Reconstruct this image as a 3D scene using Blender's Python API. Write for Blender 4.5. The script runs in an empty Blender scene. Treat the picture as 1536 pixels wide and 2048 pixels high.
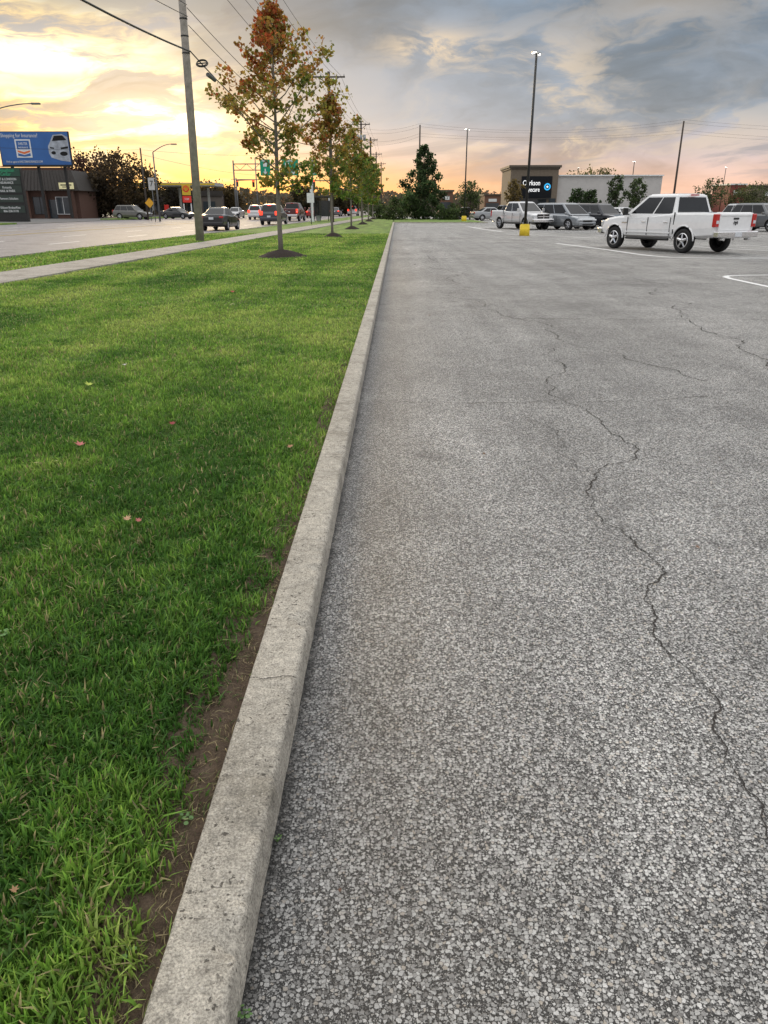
import bpy, bmesh, math, random
import numpy as np
from mathutils import Vector, Matrix, noise
R=math.radians
random.seed(7); rng=np.random.default_rng(7)
scene=bpy.context.scene; col=scene.collection
scene.view_settings.view_transform='Standard'
try: scene.view_settings.look='None'
except Exception: pass
scene.view_settings.exposure=0

# ------------------------------------------------------------------ node helper
class G:
    def __init__(s,nt): s.nt=nt; s.N=nt.nodes; s.L=nt.links
    def put(s,sock,v):
        if v is None: return
        if isinstance(v,bpy.types.NodeSocket): s.L.new(v,sock)
        else:
            if isinstance(v,(tuple,list)) and len(v)==3 and sock.type=='RGBA': v=(*v,1)
            sock.default_value=v
    def node(s,t,ins=None,**p):
        n=s.N.new(t)
        for k,v in p.items(): setattr(n,k,v)
        for k,v in (ins or {}).items(): s.put(n.inputs[k],v)
        return n
    def m(s,op,a,b=None,c=None,clamp=False):
        n=s.N.new('ShaderNodeMath'); n.operation=op; n.use_clamp=clamp
        s.put(n.inputs[0],a); s.put(n.inputs[1],b); s.put(n.inputs[2],c)
        return n.outputs[0]
    def v(s,op,a,b=None,sc=None):
        n=s.N.new('ShaderNodeVectorMath'); n.operation=op
        s.put(n.inputs[0],a); s.put(n.inputs[1],b)
        if sc is not None: s.put(n.inputs[3],sc)
        return n.outputs[0]
    def mix(s,f,a,b,mode='MIX'):
        n=s.N.new('ShaderNodeMix'); n.data_type='RGBA'; n.blend_type=mode
        s.put(n.inputs[0],f); s.put(n.inputs[6],a); s.put(n.inputs[7],b)
        return n.outputs[2]
    def step(s,x,lo,hi,a=0.0,b=1.0):
        n=s.N.new('ShaderNodeMapRange'); n.interpolation_type='SMOOTHSTEP'
        for i,q in enumerate((x,lo,hi,a,b)): s.put(n.inputs[i],q)
        return n.outputs[0]
    def noise(s,vec,scale,detail=4,rough=.5,dist=0.0,d='3D'):
        n=s.node('ShaderNodeTexNoise',{'Scale':scale,'Detail':detail,'Roughness':rough,'Distortion':dist},noise_dimensions=d)
        if vec is not None: s.L.new(vec,n.inputs['Vector'])
        return n.outputs['Fac']
    def vor(s,vec,scale,feature='F1',d='2D',rnd=1.0):
        n=s.N.new('ShaderNodeTexVoronoi'); n.voronoi_dimensions=d; n.feature=feature
        n.inputs['Scale'].default_value=scale; n.inputs['Randomness'].default_value=rnd
        if vec is not None: s.L.new(vec,n.inputs['Vector'])
        return n
    def ramp(s,f,stops):
        n=s.N.new('ShaderNodeValToRGB'); cr=n.color_ramp
        while len(cr.elements)<len(stops): cr.elements.new(0.5)
        for e,(p,c) in zip(cr.elements,stops): e.position=p; e.color=(*c,1)
        s.put(n.inputs[0],f); return n.outputs[0]
    def sep(s,v):
        n=s.N.new('ShaderNodeSeparateXYZ'); s.L.new(v,n.inputs[0]); return n.outputs
    def comb(s,x,y,z):
        n=s.N.new('ShaderNodeCombineXYZ'); s.put(n.inputs[0],x); s.put(n.inputs[1],y); s.put(n.inputs[2],z); return n.outputs[0]

def newmat(name):
    m=bpy.data.materials.new(name); m.use_nodes=True
    g=G(m.node_tree); b=g.N['Principled BSDF']
    tc=g.N.new('ShaderNodeTexCoord').outputs['Object']
    return m,g,b,tc
def bump(g,b,h,strength=.5,dist=.01):
    n=g.node('ShaderNodeBump',{'Strength':strength,'Distance':dist,'Height':h}); g.L.new(n.outputs[0],b.inputs['Normal'])
_c={}
def mat(name,c,rough=.6,metal=0.0,var=.12,scale=6,coat=0,emit=None,es=0,bmp=0,spec=.5):
    if name in _c: return _c[name]
    m,g,b,tc=newmat(name)
    n=g.noise(tc,scale,5,.6)
    lo=tuple(x*(1-var) for x in c); hi=tuple(min(1,x*(1+var)) for x in c)
    g.put(b.inputs['Base Color'],g.ramp(n,[(.3,lo),(.7,hi)]))
    b.inputs['Roughness'].default_value=rough; b.inputs['Metallic'].default_value=metal
    b.inputs['Specular IOR Level'].default_value=spec
    if coat: b.inputs['Coat Weight'].default_value=coat; b.inputs['Coat Roughness'].default_value=.05
    if emit: b.inputs['Emission Color'].default_value=(*emit,1); b.inputs['Emission Strength'].default_value=es
    if bmp: bump(g,b,g.noise(tc,scale*6,4),bmp,.01)
    _c[name]=m; return m

# ------------------------------------------------------------------ mesh builder
class MB:
    def __init__(s): s.bm=bmesh.new()
    def poly(s,pts,mi=0):
        f=s.bm.faces.new([s.bm.verts.new(p) for p in pts]); f.material_index=mi; return f
    def box(s,c,size,mi=0,rot=None):
        r=bmesh.ops.create_cube(s.bm,size=1.0)
        M=Matrix.Translation(c)@(rot.to_4x4() if rot is not None else Matrix.Identity(4))@Matrix.Diagonal((*size,1))
        bmesh.ops.transform(s.bm,matrix=M,verts=r['verts'])
        for v in r['verts']:
            for f in v.link_faces: f.material_index=mi
        return s
    def cyl(s,p0,p1,r0,r1=None,seg=12,mi=0,rot0=0):
        p0=Vector(p0);p1=Vector(p1); r1=r0 if r1 is None else r1
        d=(p1-p0).normalized(); a=d.orthogonal().normalized(); b=d.cross(a)
        A=[];B=[]
        for i in range(seg):
            t=2*math.pi*i/seg+rot0; o=a*math.cos(t)+b*math.sin(t)
            A.append(s.bm.verts.new(p0+o*r0)); B.append(s.bm.verts.new(p1+o*r1))
        for i in range(seg):
            j=(i+1)%seg; f=s.bm.faces.new((A[i],A[j],B[j],B[i])); f.material_index=mi; f.smooth=seg>6
        f=s.bm.faces.new(A[::-1]); f.material_index=mi
        f=s.bm.faces.new(B); f.material_index=mi
        return s
    def beam(s,p0,p1,w,mi=0): return s.cyl(p0,p1,w*.7071,w*.7071,4,mi,math.pi/4)
    def loft(s,rings,mi=0,cap=True,smooth=False,closed=True):
        V=[[s.bm.verts.new(p) for p in r] for r in rings]; n=len(V[0])
        for a,b in zip(V,V[1:]):
            for i in range(n if closed else n-1):
                j=(i+1)%n; f=s.bm.faces.new((a[i],a[j],b[j],b[i])); f.material_index=mi; f.smooth=smooth
        if cap:
            s.bm.faces.new(V[0][::-1]).material_index=mi; s.bm.faces.new(V[-1]).material_index=mi
        return s
    def lathe(s,prof,c,seg=24,mi=0):   # axis X ; prof (x,r)
        rings=[]
        for x,r in prof: rings.append([(c[0]+x,c[1]+r*math.cos(2*math.pi*i/seg),c[2]+r*math.sin(2*math.pi*i/seg)) for i in range(seg)])
        return s.loft(rings,mi,False,True)
    def path(s,pts,r0,r1,seg=6,mi=0):
        pts=[Vector(p) for p in pts]
        rings=[]
        for i,p in enumerate(pts):
            d=(pts[min(i+1,len(pts)-1)]-pts[max(i-1,0)]).normalized()
            ref=Vector((0,1,0)) if abs(d.y)<.9 else Vector((0,0,1))
            a=d.cross(ref).normalized(); b=d.cross(a); r=r0+(r1-r0)*i/(len(pts)-1)
            rings.append([p+(a*math.cos(2*math.pi*k/seg)+b*math.sin(2*math.pi*k/seg))*r for k in range(seg)])
        return s.loft(rings,mi,True,seg>5)
    def obj(s,name,mats,parent=None,bevel=0,loc=None,fix=True,smooth=False,segs=2):
        if fix: bmesh.ops.recalc_face_normals(s.bm,faces=s.bm.faces)
        me=bpy.data.meshes.new(name); s.bm.to_mesh(me); s.bm.free()
        for m in (mats if isinstance(mats,(list,tuple)) else [mats]): me.materials.append(m)
        if smooth:
            me.polygons.foreach_set('use_smooth',[True]*len(me.polygons))
        o=bpy.data.objects.new(name,me); col.objects.link(o)
        if parent: o.parent=parent
        if loc: o.location=loc
        if bevel:
            b=o.modifiers.new('b','BEVEL'); b.width=bevel; b.segments=segs; b.limit_method='ANGLE'; b.angle_limit=R(35)
        return o
def empty(name,loc,rz=0,label='',cat='',group=None,scale=1):
    e=bpy.data.objects.new(name,None); col.objects.link(e); e.location=loc; e.rotation_euler=(0,0,rz); e.scale=(scale,)*3
    e.empty_display_size=.2
    tag(e,label,cat,group); return e
def tag(o,label,cat,group=None,kind=None):
    if label: o['label']=label
    if cat: o['category']=cat
    if group: o['group']=group
    if kind: o['kind']=kind
    return o
def text(name,body,size,loc,m,parent=None,rot=(R(90),0,0),ext=.01,align='LEFT',sx=1.0,label=None):
    cu=bpy.data.curves.new(name,'FONT'); cu.body=body; cu.size=size; cu.extrude=ext; cu.align_x=align; cu.align_y='CENTER'; cu.resolution_u=2
    t=bpy.data.objects.new('tmp',cu); col.objects.link(t); bpy.context.view_layer.update()
    dg=bpy.context.evaluated_depsgraph_get(); me=bpy.data.meshes.new_from_object(t.evaluated_get(dg))
    bpy.data.objects.remove(t); me.name=name; me.materials.clear(); me.materials.append(m)
    o=bpy.data.objects.new(name,me); col.objects.link(o); o.location=loc; o.rotation_euler=rot; o.scale=(sx,1,1)
    if parent: o.parent=parent
    return o
def fast_mesh(name,verts,flat,nper,mats,cols=None,parent=None):
    me=bpy.data.meshes.new(name); verts=np.asarray(verts,dtype=np.float32); F=len(flat)//nper
    me.vertices.add(len(verts)); me.vertices.foreach_set('co',verts.ravel())
    me.loops.add(len(flat)); me.loops.foreach_set('vertex_index',np.asarray(flat,dtype=np.int32))
    me.polygons.add(F); me.polygons.foreach_set('loop_start',np.arange(F,dtype=np.int32)*nper)
    try: me.polygons.foreach_set('loop_total',np.full(F,nper,dtype=np.int32))
    except Exception: pass
    me.update(calc_edges=True); me.validate()
    if cols is not None:
        a=me.color_attributes.new('tint','FLOAT_COLOR','POINT')
        c4=np.ones((len(verts),4),dtype=np.float32); c4[:,:3]=cols; a.data.foreach_set('color',c4.ravel())
    me.materials.append(mats)
    o=bpy.data.objects.new(name,me); col.objects.link(o)
    if parent: o.parent=parent
    return o

# ------------------------------------------------------------------ materials
def foliage_mat(name,trans=.4,rough=.5):
    m=bpy.data.materials.new(name); m.use_nodes=True; g=G(m.node_tree); b=g.N['Principled BSDF']
    a=g.node('ShaderNodeAttribute',attribute_name='tint').outputs['Color']
    tc=g.N.new('ShaderNodeTexCoord').outputs['Object']
    c=g.mix(g.noise(tc,30,2),g.mix(1.0,a,(.8,.8,.8),'MULTIPLY'),g.mix(1.0,a,(1.2,1.2,1.1),'MULTIPLY'))
    g.put(b.inputs['Base Color'],c); b.inputs['Roughness'].default_value=rough; b.inputs['Specular IOR Level'].default_value=.35
    t=g.node('ShaderNodeBsdfTranslucent',{'Color':c})
    mx=g.node('ShaderNodeMixShader',{0:trans}); g.L.new(b.outputs[0],mx.inputs[1]); g.L.new(t.outputs[0],mx.inputs[2])
    g.L.new(mx.outputs[0],g.N['Material Output'].inputs[0]); return m
M_grass=foliage_mat('grass_blade',.45,.42)
M_leaf=foliage_mat('tree_leaf',.58,.55)

def asphalt_mat():
    m,g,b,tc=newmat('weathered_asphalt')
    xyz=g.sep(tc)
    wn=g.node('ShaderNodeTexNoise',{'Scale':140.0,'Detail':3.0,'Roughness':.65}); g.L.new(tc,wn.inputs['Vector'])
    warp=g.v('ADD',tc,g.v('SCALE',g.v('SUBTRACT',wn.outputs['Color'],(.5,.5,.5)),None,.0100))
    e1=g.vor(warp,100,'DISTANCE_TO_EDGE'); f1=g.vor(warp,100,'F1')
    f2=g.vor(warp,230,'F1')
    r1=g.sep(f1.outputs['Color']); r2=g.sep(f2.outputs['Color'])
    clump=g.noise(tc,9,3)
    rad=g.m('ADD',.20,g.m('MULTIPLY',r1[2],.42))
    s1=g.m('MULTIPLY',g.m('MULTIPLY',g.step(e1.outputs['Distance'],.02,.07),g.step(g.m('SUBTRACT',f1.outputs['Distance'],rad),0,.07,1,0)),g.step(g.m('ADD',r1[0],g.m('MULTIPLY',clump,.4)),.36,.40))
    s2=g.m('MULTIPLY',g.step(f2.outputs['Distance'],g.m('ADD',.2,g.m('MULTIPLY',r2[2],.25)),g.m('ADD',.30,g.m('MULTIPLY',r2[2],.25)),1,0),g.step(r2[0],.30,.34))
    c1=g.ramp(r1[1],[(0,(.22,.215,.21)),(.3,(.45,.45,.445)),(.8,(.76,.76,.755)),(1,(.50,.45,.39))])
    c2=g.ramp(r2[1],[(0,(.14,.138,.135)),(.5,(.41,.41,.405)),(1,(.72,.72,.71))])
    grit=g.noise(tc,380,3,.7)
    bind=g.ramp(grit,[(.35,(.010,.010,.010)),(.52,(.038,.037,.036)),(.66,(.22,.22,.22))])
    c=g.mix(s2,bind,c2); c=g.mix(s1,c,c1)
    c=g.mix(1.0,c,g.ramp(grit,[(.3,(.72,.72,.72)),(.7,(1.18,1.18,1.18))]),'MULTIPLY')
    big=g.noise(tc,.30,5,.6); med=g.noise(tc,1.5,5,.65)
    streak=g.noise(g.v('MULTIPLY',tc,(2.2,.14,1)),1.0,5,.6)
    k=g.m('MULTIPLY',g.step(big,.32,.68,.80,1.12),g.step(med,.28,.72,.84,1.09))
    k=g.m('MULTIPLY',k,g.step(streak,.3,.7,.86,1.09))
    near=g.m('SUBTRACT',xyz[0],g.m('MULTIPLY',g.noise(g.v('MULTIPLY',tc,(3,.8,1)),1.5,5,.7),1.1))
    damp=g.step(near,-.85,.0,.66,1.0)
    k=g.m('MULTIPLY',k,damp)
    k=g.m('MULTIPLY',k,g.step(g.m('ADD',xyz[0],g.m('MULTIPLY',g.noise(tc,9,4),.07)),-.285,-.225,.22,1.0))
    spot=g.step(g.noise(tc,.9,3,.5,1.5),.62,.74,1.0,.70); k=g.m('MULTIPLY',k,spot)
    k=g.m('MULTIPLY',k,1.22)
    c=g.mix(1.0,c,g.comb(k,g.m('MULTIPLY',k,.985),g.m('MULTIPLY',k,.96)),'MULTIPLY')
    g.put(b.inputs['Base Color'],c)
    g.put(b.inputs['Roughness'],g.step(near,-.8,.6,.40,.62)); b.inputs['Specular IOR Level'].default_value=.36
    h=g.m('ADD',s1,g.m('ADD',g.m('MULTIPLY',s2,.6),g.m('MULTIPLY',grit,.5)))
    bump(g,b,h,.9,.004)
    return m
M_asph=asphalt_mat()

def concrete_mat(name,c,scale=1.0,pits=True,joint=0):
    m,g,b,tc=newmat(name)
    a=g.noise(tc,3*scale,6,.7,.4); f=g.noise(tc,170*scale,4,.75); md=g.noise(tc,28*scale,5,.75)
    cc=g.ramp(a,[(.27,tuple(x*q for x,q in zip(c,(.50,.49,.46)))),(.45,tuple(x*.85 for x in c)),(.55,c),(.75,tuple(x*1.18 for x in c))])
    k=g.m('MULTIPLY',g.step(f,.3,.7,.50,1.42),g.step(md,.28,.72,.68,1.2))
    v=g.vor(tc,95*scale,'F1','3D'); sp=g.sep(v.outputs['Color'])
    ag=g.m('MULTIPLY',g.step(v.outputs['Distance'],.22,.34,1,0),g.step(sp[0],.5,.55))
    cc=g.mix(1.0,cc,g.comb(k,k,k),'MULTIPLY')
    cc=g.mix(g.m('MULTIPLY',ag,.6),cc,g.ramp(sp[1],[(0,(.14,.12,.10)),(.5,(.46,.41,.35)),(1,(.72,.68,.62))]))
    p=g.m('MULTIPLY',g.step(g.noise(tc,75*scale,2,.5),.62,.68),g.step(g.noise(tc,8*scale,3),.42,.56))
    if pits: cc=g.mix(g.m('MULTIPLY',p,.8),cc,(.05,.043,.035))
    if joint:
        y=g.sep(tc)[1]; fr=g.m('FRACT',g.m('DIVIDE',y,joint)); cc=g.mix(g.m('LESS_THAN',fr,.016),cc,(.08,.075,.07))
    g.put(b.inputs['Base Color'],cc); b.inputs['Roughness'].default_value=.88
    bump(g,b,g.m('SUBTRACT',g.m('ADD',f,g.m('MULTIPLY',md,.7)),p),.8,.005)
    return m
M_kerb=concrete_mat('kerb_concrete',(.47,.435,.37))
M_walk=concrete_mat('sidewalk_concrete',(.40,.37,.33),.5,False,1.5)
M_road=concrete_mat('road_surface',(.265,.245,.25),.3,False)
M_road.node_tree.nodes['Principled BSDF'].inputs['Roughness'].default_value=.66

def lawn_mat():
    m,g,b,tc=newmat('lawn_ground')
    n=g.noise(tc,1.2,5,.6); f=g.noise(tc,60,5,.8); s=g.noise(g.v('MULTIPLY',tc,(1.6,.12,1)),1,3)
    c=g.ramp(n,[(.3,(.085,.165,.026)),(.5,(.155,.25,.042)),(.72,(.26,.33,.07))])
    k=g.m('MULTIPLY',g.step(f,.25,.75,.45,1.4),g.step(s,.35,.65,.8,1.2))
    g.put(b.inputs['Base Color'],g.mix(1.0,c,g.comb(k,k,k),'MULTIPLY')); b.inputs['Roughness'].default_value=.9
    bump(g,b,f,.9,.03); return m
M_lawn=lawn_mat()
def soil_mat():
    m,g,b,tc=newmat('bare_soil')
    n=g.noise(tc,14,7,.7); f=g.noise(tc,150,5,.8)
    c=g.ramp(n,[(.25,(.075,.048,.030)),(.5,(.155,.105,.068)),(.75,(.25,.18,.12))])
    k=g.step(f,.3,.7,.55,1.35)
    g.put(b.inputs['Base Color'],g.mix(1.0,c,g.comb(k,k,k),'MULTIPLY')); b.inputs['Roughness'].default_value=.95
    bump(g,b,g.m('ADD',n,f),1,.02); return m
M_soil=soil_mat()
M_white=mat('white_line_paint',(.84,.84,.83),.6,var=.12,scale=30)
M_mulch=mat('mulch',(.035,.024,.018),.95,var=.5,scale=40,bmp=1)
M_bark=mat('young_bark',(.20,.175,.15),.9,var=.3,scale=30,bmp=.6)
M_barkd=mat('dark_bark',(.06,.048,.038),.9,var=.3,scale=20,bmp=.6)
M_wood=mat('weathered_pole_wood',(.31,.28,.245),.85,var=.25,scale=5,bmp=.5)
M_woodd=mat('dark_pole_wood',(.07,.055,.045),.85,var=.3,scale=12)
M_steel=mat('galvanised_steel',(.35,.36,.37),.45,.6,var=.1)
M_dsteel=mat('dull_steel',(.16,.165,.17),.6,.3,var=.1)
M_blk=mat('black_metal',(.025,.024,.023),.45,.2,var=.2)
M_wire=mat('wire_black',(.02,.02,.02),.6)
M_yel=mat('yellow_bollard_paint',(.78,.56,.03),.6,var=.15,scale=10,bmp=.2)
M_glass=mat('tinted_glass',(.010,.011,.013),.05,0,.2,spec=.42)
M_glassl=mat('window_glass',(.05,.06,.07),.08,0,.2)
M_tyre=mat('tyre_rubber',(.018,.018,.018),.85,var=.2,scale=20)
M_chrome=mat('chrome',(.75,.75,.76),.14,1,var=.05)
M_alloy=mat('alloy_rim',(.55,.55,.57),.28,.9,var=.05)
M_dark=mat('dark_underbody',(.012,.012,.012),.9)
M_red=mat('red_lens',(.50,.010,.008),.2,0,.15,coat=.6)
M_redlit=mat('lit_red_lens',(.6,.02,.01),.3,emit=(1,.05,.02),es=2.2)
M_head=mat('headlight_lens',(.62,.64,.66),.12,.3,var=.1,coat=1)
M_plate=mat('plate_white',(.65,.67,.70),.5)
M_lamp=mat('lit_lamp_lens',(1,1,1),.4,emit=(1,.97,.88),es=9)

# ------------------------------------------------------------------ world / sky
w=bpy.data.worlds.new('World'); scene.world=w; w.use_nodes=True
g=G(w.node_tree); g.N.clear()
D=g.N.new('ShaderNodeTexCoord').outputs['Generated']; x,y,z=g.sep(D)[0:3]
az=g.m('ARCTAN2',x,y); el=g.m('MAXIMUM',z,0.0)
Q=g.comb(g.m('ADD',g.m('MULTIPLY',az,5.0),g.m('MULTIPLY',el,3.0)),g.m('SUBTRACT',g.m('MULTIPLY',el,14.0),g.m('MULTIPLY',az,1.6)),.7)
wq=g.node('ShaderNodeTexNoise',{'Scale':1.3,'Detail':4.0}); g.L.new(Q,wq.inputs['Vector'])
Qw=g.v('ADD',Q,g.v('SCALE',g.v('SUBTRACT',wq.outputs['Color'],(.5,.5,.5)),None,.9))
base=g.ramp(g.m('MULTIPLY',el,2.0),[(0,(.72,.42,.31)),(.05,(.64,.41,.33)),(.11,(.43,.35,.36)),(.19,(.23,.26,.32)),(.42,(.135,.185,.255)),(.75,(.66,.68,.72)),(1,(1.14,1.13,1.12))])
n1=g.noise(Qw,.8,7,.55,.2); n2=g.noise(Qw,1.5,9,.6,.35)
k=g.step(n1,.32,.68,.70,1.55)
c=g.mix(1.0,base,g.comb(k,k,k),'MULTIPLY')
def gauss(ca,ce,wa,we):
    a=g.m('DIVIDE',g.m('SUBTRACT',az,ca),wa); e=g.m('DIVIDE',g.m('SUBTRACT',el,ce),we)
    return g.m('EXPONENT',g.m('MULTIPLY',g.m('ADD',g.m('MULTIPLY',a,a),g.m('MULTIPLY',e,e)),-1.0))
def gsum(*a):
    r=None
    for q in a: r=q if r is None else g.m('ADD',r,q)
    return r
def sc(a,f): return g.m('MULTIPLY',a,f)
hot=gsum(sc(gauss(.17,.085,.11,.045),.9),sc(gauss(.04,.168,.05,.015),1.2),sc(gauss(.30,.20,.12,.03),.3),sc(gauss(.16,.15,.10,.03),.55),sc(gauss(.36,.08,.12,.03),.4))
streak=g.m('MULTIPLY',g.step(n2,.44,.60),g.m('ADD',.03,g.m('MULTIPLY',hot,.95)),clamp=True)
c=g.mix(streak,c,(.78,.61,.43))
low=g.m('MULTIPLY',g.step(g.noise(g.v('MULTIPLY',Q,(.5,2.2,1)),1.6,6,.6,.5),.48,.62),gauss(0,.06,3,.03))
c=g.mix(g.m('MULTIPLY',low,.75),c,(.31,.31,.37))
c=g.mix(sc(gauss(-.24,.016,.30,.030),.9),c,(1.05,.45,.09))
Qs=g.v('MULTIPLY',Qw,(.8,1.5,1)); n4=g.noise(Qs,2.1,10,.62,.45); n5=g.noise(g.v('ADD',Qs,(7.3,2.1,0)),1.05,8,.6,.5)
gl=gsum(gauss(-.33,.10,.13,.050),sc(gauss(-.235,.062,.05,.03),.8),sc(gauss(-.50,.125,.17,.06),.9),sc(gauss(-.43,.19,.12,.028),.6))
tex=g.m('ADD',sc(n4,.62),sc(n5,.38))
glm=g.m('MULTIPLY',gl,g.step(tex,.42,.54,.18,1.3),clamp=True)
litc=g.ramp(tex,[(.39,(.46,.33,.21)),(.46,(.92,.58,.19)),(.53,(1.20,.90,.38)),(.62,(1.45,1.3,.85))])
c=g.mix(glm,c,litc)
core=g.m('MULTIPLY',gsum(gauss(-.30,.10,.075,.028),sc(gauss(-.44,.145,.11,.022),.9),sc(gauss(-.235,.085,.028,.02),.9)),g.step(tex,.42,.54,.15,1.05),clamp=True)
c=g.mix(core,c,(2.4,2.15,1.5))
bl=gsum(sc(gauss(-.44,.072,.24,.015),1.1),sc(gauss(-.33,.215,.17,.030),1.1),sc(gauss(-.18,.145,.075,.05),1.0),sc(gauss(-.36,.128,.14,.011),.7))
dk=g.m('MULTIPLY',g.step(g.noise(g.v('MULTIPLY',Qw,(.55,1.9,1)),1.3,7,.62,.4),.40,.52),bl,clamp=True)
c=g.mix(g.m('MULTIPLY',dk,.92),c,g.mix(g.step(el,.09,.15),(.46,.33,.22),(.22,.26,.30)))
back=g.step(y,.3,-.5); c=g.mix(g.m('MULTIPLY',back,g.step(el,0,.5,.75,.2)),c,(.76,.77,.82))
sk=g.node('ShaderNodeTexSky'); sk.sky_type='NISHITA'; sk.sun_disc=False; sk.sun_elevation=R(6); sk.sun_rotation=R(-15)
c=g.mix(1.0,c,g.mix(1.0,sk.outputs[0],(.015,.015,.015),'MULTIPLY'),'ADD')
bg=g.node('ShaderNodeBackground',{'Color':c,'Strength':1.0}); out=g.N.new('ShaderNodeOutputWorld'); g.L.new(bg.outputs[0],out.inputs[0])

sun=bpy.data.lights.new('sun','SUN'); sun.energy=1.4; sun.angle=R(14); sun.color=(1,.76,.45)
so=bpy.data.objects.new('sun',sun); col.objects.link(so)
sd=Vector((-math.sin(R(15))*math.cos(R(8)),math.cos(R(15))*math.cos(R(8)),math.sin(R(8))))
so.rotation_euler=sd.to_track_quat('Z','Y').to_euler()

# ------------------------------------------------------------------ camera
cam=bpy.data.cameras.new('camera'); co=bpy.data.objects.new('camera',cam); col.objects.link(co)
cam.sensor_fit='VERTICAL'; cam.sensor_height=36; cam.lens=26; cam.clip_end=4000; cam.clip_start=.05
co.location=(0,0,1.5); co.rotation_euler=(R(90-22.4),0,R(.97)); scene.camera=co

# ------------------------------------------------------------------ ground sheets
SL=.045
def swn(Y): return -8.4+SL*Y      # sidewalk near edge
def swf(Y): return -9.85+SL*Y
def rk(Y): return -13.1+SL*Y      # road kerb
def sheet(name,pts,zz,m,label,cat):
    b=MB(); b.poly([(p[0],p[1],zz) for p in pts]); o=b.obj(name,m,fix=False); return tag(o,label,cat,None,'structure')
M_gnd=mat('far_ground',(.075,.085,.035),.95,var=.35,scale=.05)
sheet('ground',[(-1800,-300),(1800,-300),(1800,2500),(-1800,2500)],-.06,M_gnd,'dull green ground reaching to the horizon','ground')
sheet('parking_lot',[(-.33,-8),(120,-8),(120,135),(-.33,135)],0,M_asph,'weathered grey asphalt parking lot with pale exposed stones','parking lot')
sheet('road',[(rk(-30)+.02,-30),(rk(420)+.02,420),(rk(420)-26,420),(rk(-30)-26,-30)],.0,M_road,'wide pale multi-lane road with fading markings','road')
M_apron=mat('apron_asphalt',(.16,.155,.15),.8,var=.15,scale=1)
sheet('forecourt',[(rk(40)-26,40),(rk(170)-26,170),(-90,170),(-90,40)],.03,M_apron,'grey paved forecourt across the road','paved area')
for ys_ in ((-20,20,74),(100,160,400)):
    b=MB(); b.loft([[(rk(Y)-26,Y,.0),(rk(Y)-26,Y,.14),(rk(Y)-29,Y,.16),(rk(Y)-29,Y,.0)] for Y in ys_],0)
    tag(b.obj('grass_strip',M_lawn),'narrow grass strip along the opposite road edge','grass',None,'structure')

def edge_w(Y):  return float(np.interp(Y,[0,.9,1.3,1.87,2.48,3.1,3.8,6,80],[.06,.070,.100,.12,.08,.042,.025,.015,.015]))
KX0,KX1,KZ=-.466,-.314,.10
def lz(X,Y):
    zz=.088+.018*noise.noise(Vector((X*.9,Y*.9,0)))+.008*noise.noise(Vector((X*4,Y*4,3)))
    if X<-2: zz+=.03*noise.noise(Vector((X*.3,Y*.2,5)))
    e=KX0-edge_w(Y)
    if X>e-.10: zz-= .03*min(1,(X-(e-.10))/.06)
    return zz
rows=list(np.arange(-2,8,.08))+list(np.arange(8,30,.5))+list(np.arange(30,82,2))+[100,150,250,420]
offs=[0,.04,.08,.12,.16,.2,.25,.32,.42,.6,.9,1.3,1.8,2.4,3.1,4,5,6,7,8,9,10,11,12]
V=[];nx=len(offs)
for Y in rows:
    xr=rk(Y)+.13
    for o_ in offs:
        X=KX0-o_/12*(KX0-xr) if o_>1 else KX0-o_*min(1,(KX0-xr)/12)
        zz=lz(X,Y)
        if o_<=.25 and Y<8: zz-=.055*(1-o_/.32)
        V.append((X,Y,zz))
F=[]
for r in range(len(rows)-1):
    for i in range(nx-1):
        a=r*nx+i; F+= [a,a+nx,a+nx+1,a+1]
o=fast_mesh('lawn',V,F,4,M_lawn); o.data.polygons.foreach_set('use_smooth',[True]*len(o.data.polygons)); tag(o,'mown green lawn between the kerb and the road','lawn',None,'structure')
V=[];F=[];ys=list(np.arange(-1,7.5,.03))
for Y in ys:
    for t in np.linspace(0,1,9):
        X=KX0+.004-t*(edge_w(Y)+.08); V.append((X,Y,.064-.012*math.sin(t*3.14)+.014*noise.noise(Vector((X*22,Y*14,1)))+.008*noise.noise(Vector((X*70,Y*60,1)))+.022*t))
for r in range(len(ys)-1):
    for i in range(8): a=r*9+i; F+=[a,a+9,a+10,a+1]
o=fast_mesh('soil_strip',V,F,4,M_soil); o.data.polygons.foreach_set('use_smooth',[True]*len(o.data.polygons)); tag(o,'strip of bare brown soil along the kerb','soil',None,'structure')
prof=[(KX0,-.02),(KX0,.05),(KX0,KZ-.005),(KX0+.005,KZ),(KX0+.05,KZ+.001),(KX0+.10,KZ+.001),(KX1-.018,KZ),(KX1-.010,KZ-.002),(KX1-.004,KZ-.006),(KX1-.001,KZ-.013),(KX1+.001,KZ-.035),(KX1+.004,.03),(KX1+.007,-.02)]
ys=list(np.arange(-1,5,.015))+list(np.arange(5,12,.1))+list(np.arange(12,80.6,1.0))
V=[];F=[];n=len(prof)
for Y in ys:
    for i,(X,Z) in enumerate(prof):
        d=.0030*noise.noise(Vector((i*.5,Y*9,2)))+.0022*noise.noise(Vector((i*1.3,Y*35,7)))
        ch=(max(0,noise.noise(Vector((3.1,Y*7,9)))-.26)*.055+max(0,noise.noise(Vector((1.1,Y*26,4)))-.33)*.035) if 5<i<10 else 0
        wv=.004*noise.noise(Vector((0,Y*.7,4)))
        V.append((X+d*.7-ch*.7+wv,Y,Z+(d if Z>0 else 0)-ch))
for r in range(len(ys)-1):
    for i in range(n-1): a=r*n+i; F+=[a,a+1,a+n+1,a+n]
o=fast_mesh('kerb',V,F,4,M_kerb); o.data.polygons.foreach_set('use_smooth',[True]*len(o.data.polygons))
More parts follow.
